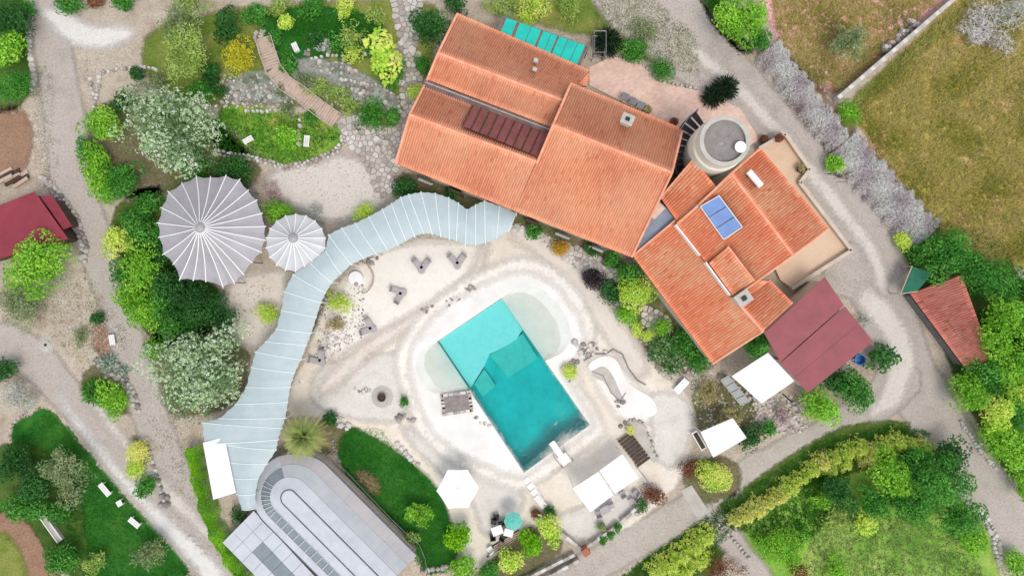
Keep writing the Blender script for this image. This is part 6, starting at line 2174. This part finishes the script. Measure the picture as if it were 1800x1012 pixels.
    ('leafy_tree', 'dark tree wedged behind the lane corner tree', T, 1670, 800, 34, 'leafy', 'lf_dark', 3.0, .4),
    ('shrub', 'lime bush in front of the south garden trees', S_, 1520, 915, 26, 'leafy', 'lf_lime', 1.4, .1),
    ('shrub', 'loose bush beside the shadowy south garden tree', S_, 1445, 880, 26, 'wispy', 'lf_bright', 1.2, .1),
    ('leafy_tree', 'bright tree pressing against the shed roof', T, 1748, 600, 36, 'leafy', 'lf_bright', 3.6, .5),
    ('leafy_tree', 'green tree filling the middle of the grove', T, 1738, 655, 40, 'leafy', 'lf_green', 3.2, .5),
    ('leafy_tree', 'lime tree in the heart of the grove', T, 1800, 680, 40, 'leafy', 'lf_lime', 3.4, .5),
    ('leafy_tree', 'grove tree overhanging the stone kerb', T, 1755, 765, 38, 'leafy', 'lf_bright', 2.8, .4),
    ('leafy_tree', 'green tree between shed top and field corner', T, 1705, 470, 36, 'leafy', 'lf_green', 3.0, .4),
    ('leafy_tree', 'outer grove tree beside the field', T, 1800, 600, 40, 'leafy', 'lf_green', 3.6, .5),
    ('shrub', 'green bush filling the leafy hedge beside the large tent', S_, 222, 480, 34, 'leafy', 'lf_green', 2.4, .1),
    ('shrub', 'lime bush above the bulging track bush', S_, 228, 512, 32, 'leafy', 'lf_bright', 2.4, .1),
    ('shrub', 'deep green bush in the tent hedge', S_, 285, 535, 38, 'leafy', 'lf_green', 2.6, .1),
    ('shrub', 'dark bush tucked beneath the large tent rim', S_, 280, 450, 30, 'leafy', 'lf_dark', 1.8, .1),
    ('shrub', 'green bush under the upper tent rim', S_, 232, 385, 26, 'leafy', 'lf_green', 1.6, .1),
    ('shrub', 'dark bush beside the smooth tent bush', S_, 320, 510, 34, 'leafy', 'lf_dark', 2.4, .1),
    ('shrub', 'low dark bush between smooth bush and silvery tree', S_, 385, 560, 30, 'dense', 'lf_dark', 1.8, .1),
    ('shrub', 'grassy shrub at the track corner by the silvery tree', S_, 150, 265, 22, 'leafy', 'lf_green', 1.4, .1),
    # south boundary
    ('shrub', 'yellow green shrub behind the turquoise parasol', S_, 966, 930, 27, 'leafy', 'lf_lime', 1.8, .1),
    ('shrub', 'lime shrub along the terrace boundary', S_, 932, 955, 26, 'leafy', 'lf_hedge', 1.6, .1),
    ('shrub', 'olive shrub below the bundle of poles', S_, 896, 985, 27, 'leafy', 'lf_lime', 1.6, .1),
    ('shrub', 'green shrub at the end of the terrace boundary', S_, 862, 1004, 22, 'leafy', 'lf_green', 1.4, .1),
    ('shrub', 'blue green shrub beside the terrace steps', S_, 965, 898, 14, 'fine', 'lf_dark', .9, .05),
    ('shrub', 'orange flowering shrub beside the terrace steps', S_, 944, 904, 11, 'fine', 'lf_red', .7, .05),
    ('shrub', 'reddish purple shrub at the terrace corner by the road', S_, 1150, 868, 22, 'fine', 'lf_red', 1.2, .05),
    ('shrub', 'small grey green bush on the lower terrace', S_, 1058, 928, 10, 'fine', 'lf_olive', .7, .05),
    ('shrub', 'pale flowering plant by the terrace wall', S_, 1128, 888, 14, 'fine', 'lf_flower', .8, .05),
    # west side
    ('shrub', 'dark shrub in the gap between white canopy and annex', S_, 418, 908, 22, 'wispy', 'lf_dark', 1.0, .05),
    ('leafy_tree', 'bright dense tree beside the red barn', T, 68, 470, 66, 'leafy', 'lf_bright', 3.8, .5),
    ('olive_tree', 'grey green tree below the bright barn tree', T, 40, 535, 44, 'fine', 'lf_olive', 2.6, .3),
    ('shrub', 'small dark bush by the white track bench', S_, 172, 560, 15, 'leafy', 'lf_dark', .9, .05),
    ('shrub', 'thin grey weeds beside the track soil', S_, 140, 590, 20, 'wispy', 'lf_olive', .5, .05),
    ('shrub', 'bright green bush below the agave rocks', S_, 196, 698, 38, 'leafy', 'lf_bright', 2.0, .1),
    ('spiky_shrub', 'spiky dark palm bush beside the diagonal road', S_, 160, 690, 28, 'spiky', 'lf_green', 1.4, .1),
    ('shrub', 'yellow green bush on the rubble bed', S_, 243, 795, 26, 'fine', 'lf_gold', 1.4, .05),
    ('shrub', 'olive bush on the rubble bed beside the diagonal road', S_, 240, 822, 22, 'fine', 'lf_lime', 1.2, .05),
    ('shrub', 'green bush at the lower rubble bed', S_, 256, 852, 22, 'leafy', 'lf_green', 1.2, .05),
    ('agave', 'pale blue agave cluster in the rocks', S_, 188, 640, 22, 'spiky', 'lf_agave', .8, .05),
    ('agave', 'small pale agave beside the rubble row', S_, 212, 652, 15, 'spiky', 'lf_agave', .6, .05),
    ('olive_tree', 'silvery airy tree over the deep green lawn', T, 110, 825, 46, 'wispy', 'lf_olive', 3.0, .6),
    ('olive_tree', 'grey airy tree at the lower lawn end', T, 265, 975, 36, 'wispy', 'lf_olive', 2.4, .5),
    ('olive_tree', 'second silvery tree on the lawn slope', T, 118, 868, 30, 'wispy', 'lf_olive', 2.2, .4),
    ('leafy_tree', 'dark tree at the soil edge of the lawn', T, 20, 815, 34, 'leafy', 'lf_dark', 2.8, .4),
    ('leafy_tree', 'green tree below the silvery lawn tree', T, 62, 850, 36, 'leafy', 'lf_dark', 2.6, .4),
    ('leafy_tree', 'leafy tree above the bare brown soil', T, 45, 888, 40, 'leafy', 'lf_green', 2.6, .4),
    ('shrub', 'bushy shrub beside the concrete trough', S_, 98, 900, 26, 'leafy', 'lf_green', 1.4, .1),
    ('shrub', 'tall shrub below the concrete trough', S_, 108, 985, 38, 'leafy', 'lf_green', 2.0, .1),
    ('shrub', 'shrub beside the lower lawn corner', S_, 165, 990, 28, 'wispy', 'lf_pale', 1.6, .1),
    ('grey_thicket', 'grey bare thicket at the diagonal road head', S_, 25, 700, 38, 'twiggy', 'lf_grey', 2.0, .1),
    ('shrub', 'dark bush at the start of the diagonal road', S_, 5, 650, 26, 'leafy', 'lf_dark', 1.6, .1),
    ('leafy_tree', 'dark tree behind the row of white stones', T, 18, 35, 42, 'leafy', 'lf_dark', 3.0, .4),
    ('leafy_tree', 'bright tree beside the white stone row', T, 15, 80, 32, 'leafy', 'lf_bright', 2.6, .4),
    ('leafy_tree', 'round green tree beside the upper dirt track', T, 22, 152, 36, 'fine', 'lf_green', 2.6, .4),
    ('shrub', 'bush at the top of the white stone row', S_, 48, 15, 18, 'leafy', 'lf_green', 1.2, .1),
]
for v in VEG:
    nm, lb, ct, px, py, rp_, sp, mt, h, cl_ = v
    plant(nm, lb, ct, px, py, rp_, sp, mt, h, cl_)
# golden conifer row and southern strip: upright plumes, five shared shapes
CON = [(1294, 916), (1314, 908), (1334, 896), (1352, 886), (1372, 874), (1392, 858), (1412, 842), (1430, 828), (1448, 816), (1468, 806), (1490, 798), (1512, 790), (1534, 790), (1556, 786), (1580, 780), (1602, 780), (1624, 786), (1636, 800), (1462, 828), (1486, 816), (1530, 806), (1568, 800)]
for k, (px, py) in enumerate(CON):
    o = plant('golden_conifer', 'yellow green conifer in the row between south garden and road', T, px, py, 14 + 4 * (k * 7 % 3), 'conifer', 'lf_gold' if k < 4 or k % 4 == 0 else 'lf_lime', 1.9, .05, 'golden conifers along the south garden', var=k % 2)
for k, (px, py) in enumerate([(1242, 945), (1222, 962), (1200, 978), (1180, 992), (1158, 1004), (1232, 985), (1205, 1005)]):
    plant('golden_conifer', 'bright conifer on the grass strip beside the small path', T, px, py, 22 + 2 * (k % 2), 'conifer', 'lf_lime', 2.0, .05, 'conifers on the south grass strip', var=k % 2)
for k, (px, py) in enumerate([(1060, 948), (1074, 938), (1086, 926)]):
    plant('small_conifer', 'little green bush along the terrace wall by the road', S_, px, py, 11, 'fine', 'lf_green', .8, .05, 'bushes along the terrace wall')

# clipped hedge and dry hedge: one thing each, leaves as one crown
def hedge(name, label, pts, wpx, h, sp_n, leaf, mat, thin=.5, twig=False):
    c0 = W(*pts[0])
    t = thing(name, label, 'hedge', c0)
    V, F, tt = [], [], []
    P, N = [], []
    for a, c in zip(pts[:-1], pts[1:]):
        A, C = np.array(W(*a, h * .6)[:2]), np.array(W(*c, h * .6)[:2])
        L = np.linalg.norm(C - A)
        n = int(L * wpx * MPP * sp_n)
        d = (C - A) / L
        nn = np.array([-d[1], d[0]])
        f = rng.random(n)
        u = rng.uniform(-1, 1, n)
        edge = (1 + (.10 if twig else .25) * np.sin(f * L * 2.1) + .15 * np.sin(f * L * 5.3 + u)) * (1 + .25 * rng.random(n) * twig)
        z = h * np.clip(1 - np.abs(u) ** 4 * .8 - np.abs(rng.normal(0, .12, n)) - (.25 * rng.random(n) if twig else 0), .05, 1) * (1 + (.08 * np.sin(f * L * 1.7) if twig else .04 * np.sin(f * L * 3)))
        q = A + np.outer(f * L, d) + np.outer(u * edge * wpx * MPP * .5, nn)
        P.append(np.c_[q, z])
        m = np.outer(u, nn)
        N.append(np.c_[m * 1.2, np.full(n, .9)] + rng.normal(0, .6, (n, 3)))
    P, N = np.concatenate(P), np.concatenate(N)
    n = len(P)
    ax = rng.normal(size=(n, 3)) + (np.array([0, 0, .8]) if twig else 0)
    V, F = leaf_cards(P - np.array(c0), N, leaf * rng.uniform(.7, 1.6, n), leaf * thin * rng.uniform(.6, 1.2, n), ax=ax)
    lump = np.clip(.5 + .3 * np.sin(P[:, 0] * 2.2) + .2 * np.sin(P[:, 1] * 3.1), 0, 1)
    q = np.clip(.5 * lump + .5 * rng.random(n), 0, 1)
    link('crown', np_mesh('crown', V, F, mat, t=np.r_[q, q]), t)
    b = MB()
    for a, c in zip(pts[:-1], pts[1:]):
        A, C = W(*a), W(*c)
        k = max(2, int((C - A).length / 1.2))
        for j in range(k):
            s = A.lerp(C, j / k)
            b.tube((s.x, s.y, -.03), (s.x + .05, s.y, h * .7), .035, .02, 5)
    b.build('stems', 'bark', t, kind='stuff')


hedge('clipped_hedge', 'bright yellow green clipped hedge beside the white canopy and annex', [(338, 785), (347, 830), (358, 880), (376, 930), (400, 975), (440, 1030)], 27, 1.5, 800, .12, 'lf_hedge', .6)
hedge('dry_hedge', 'grey leafless hedge beside the upper road towards the brown field', [(1352, 85), (1395, 140), (1440, 200), (1480, 250)], 44, 1.3, 420, .34, 'lf_mauve', .15, True)
hedge('dry_hedge', 'grey leafless hedge between the road and the olive field', [(1482, 252), (1530, 305), (1580, 360), (1632, 412)], 58, 1.3, 420, .34, 'lf_mauve', .15, True)

# fan palm: long arching fronds with leaflets
c = W(533, 768, 3.4)
palm = thing('fan_palm', 'large palm with radiating straw green fronds beside the marquee', T, (c.x, c.y, 0))
MB().tube((c.x, c.y, -.05), (c.x, c.y, 3.3), .26, .2, 10).build('trunk', 'bark', palm)
for k in range(64):
    a = k * 2.399963
    el = R(78 - 92 * (k / 64) + random.uniform(-6, 6))
    Lf = 2.35 * random.uniform(.85, 1.1)
    d = Vector((math.cos(a), math.sin(a), 0))
    pts = []
    for j in range(9):
        s = j / 8
        pts.append(Vector((0, 0, 3.25)) + d * (Lf * s * math.cos(el) * (1 - .05 * s)) + Vector((0, 0, Lf * s * math.sin(el) - 1.0 * s * s)))
    side = Vector((-d.y, d.x, 0))
    vs, fs = [], []
    for j in range(8):
        wv = .035 * (1 - j / 9)
        vs += [pts[j] + side * wv, pts[j] - side * wv]
    fs += [(2 * j, 2 * j + 1, 2 * j + 3, 2 * j + 2) for j in range(7)]
    for j in range(2, 9):
        for s in (-1, 1):
            for g in range(2):
                o = len(vs)
                q = pts[j - 1].lerp(pts[j], .5 * g)
                ll = .55 * math.sin(math.pi * min(.95, .15 + j / 9)) + .1
                e = q + side * s * ll * .75 + d * ll * .75 + Vector((0, 0, -.12))
                vs += [q - d * .03, q + d * .05, e]
                fs.append((o, o + 1, o + 2))
    me = bpy.data.meshes.new('frond')
    me.from_pydata([tuple(v) for v in vs], [], fs)
    at = me.attributes.new('t', 'FLOAT', 'FACE')
    tv = min(1, max(0, .15 + .6 * (k / 64) + random.uniform(-.2, .25)))
    at.data.foreach_set('value', [tv] * len(fs))
    me.materials.append(MATS['lf_palm'])
    link('frond', me, palm)
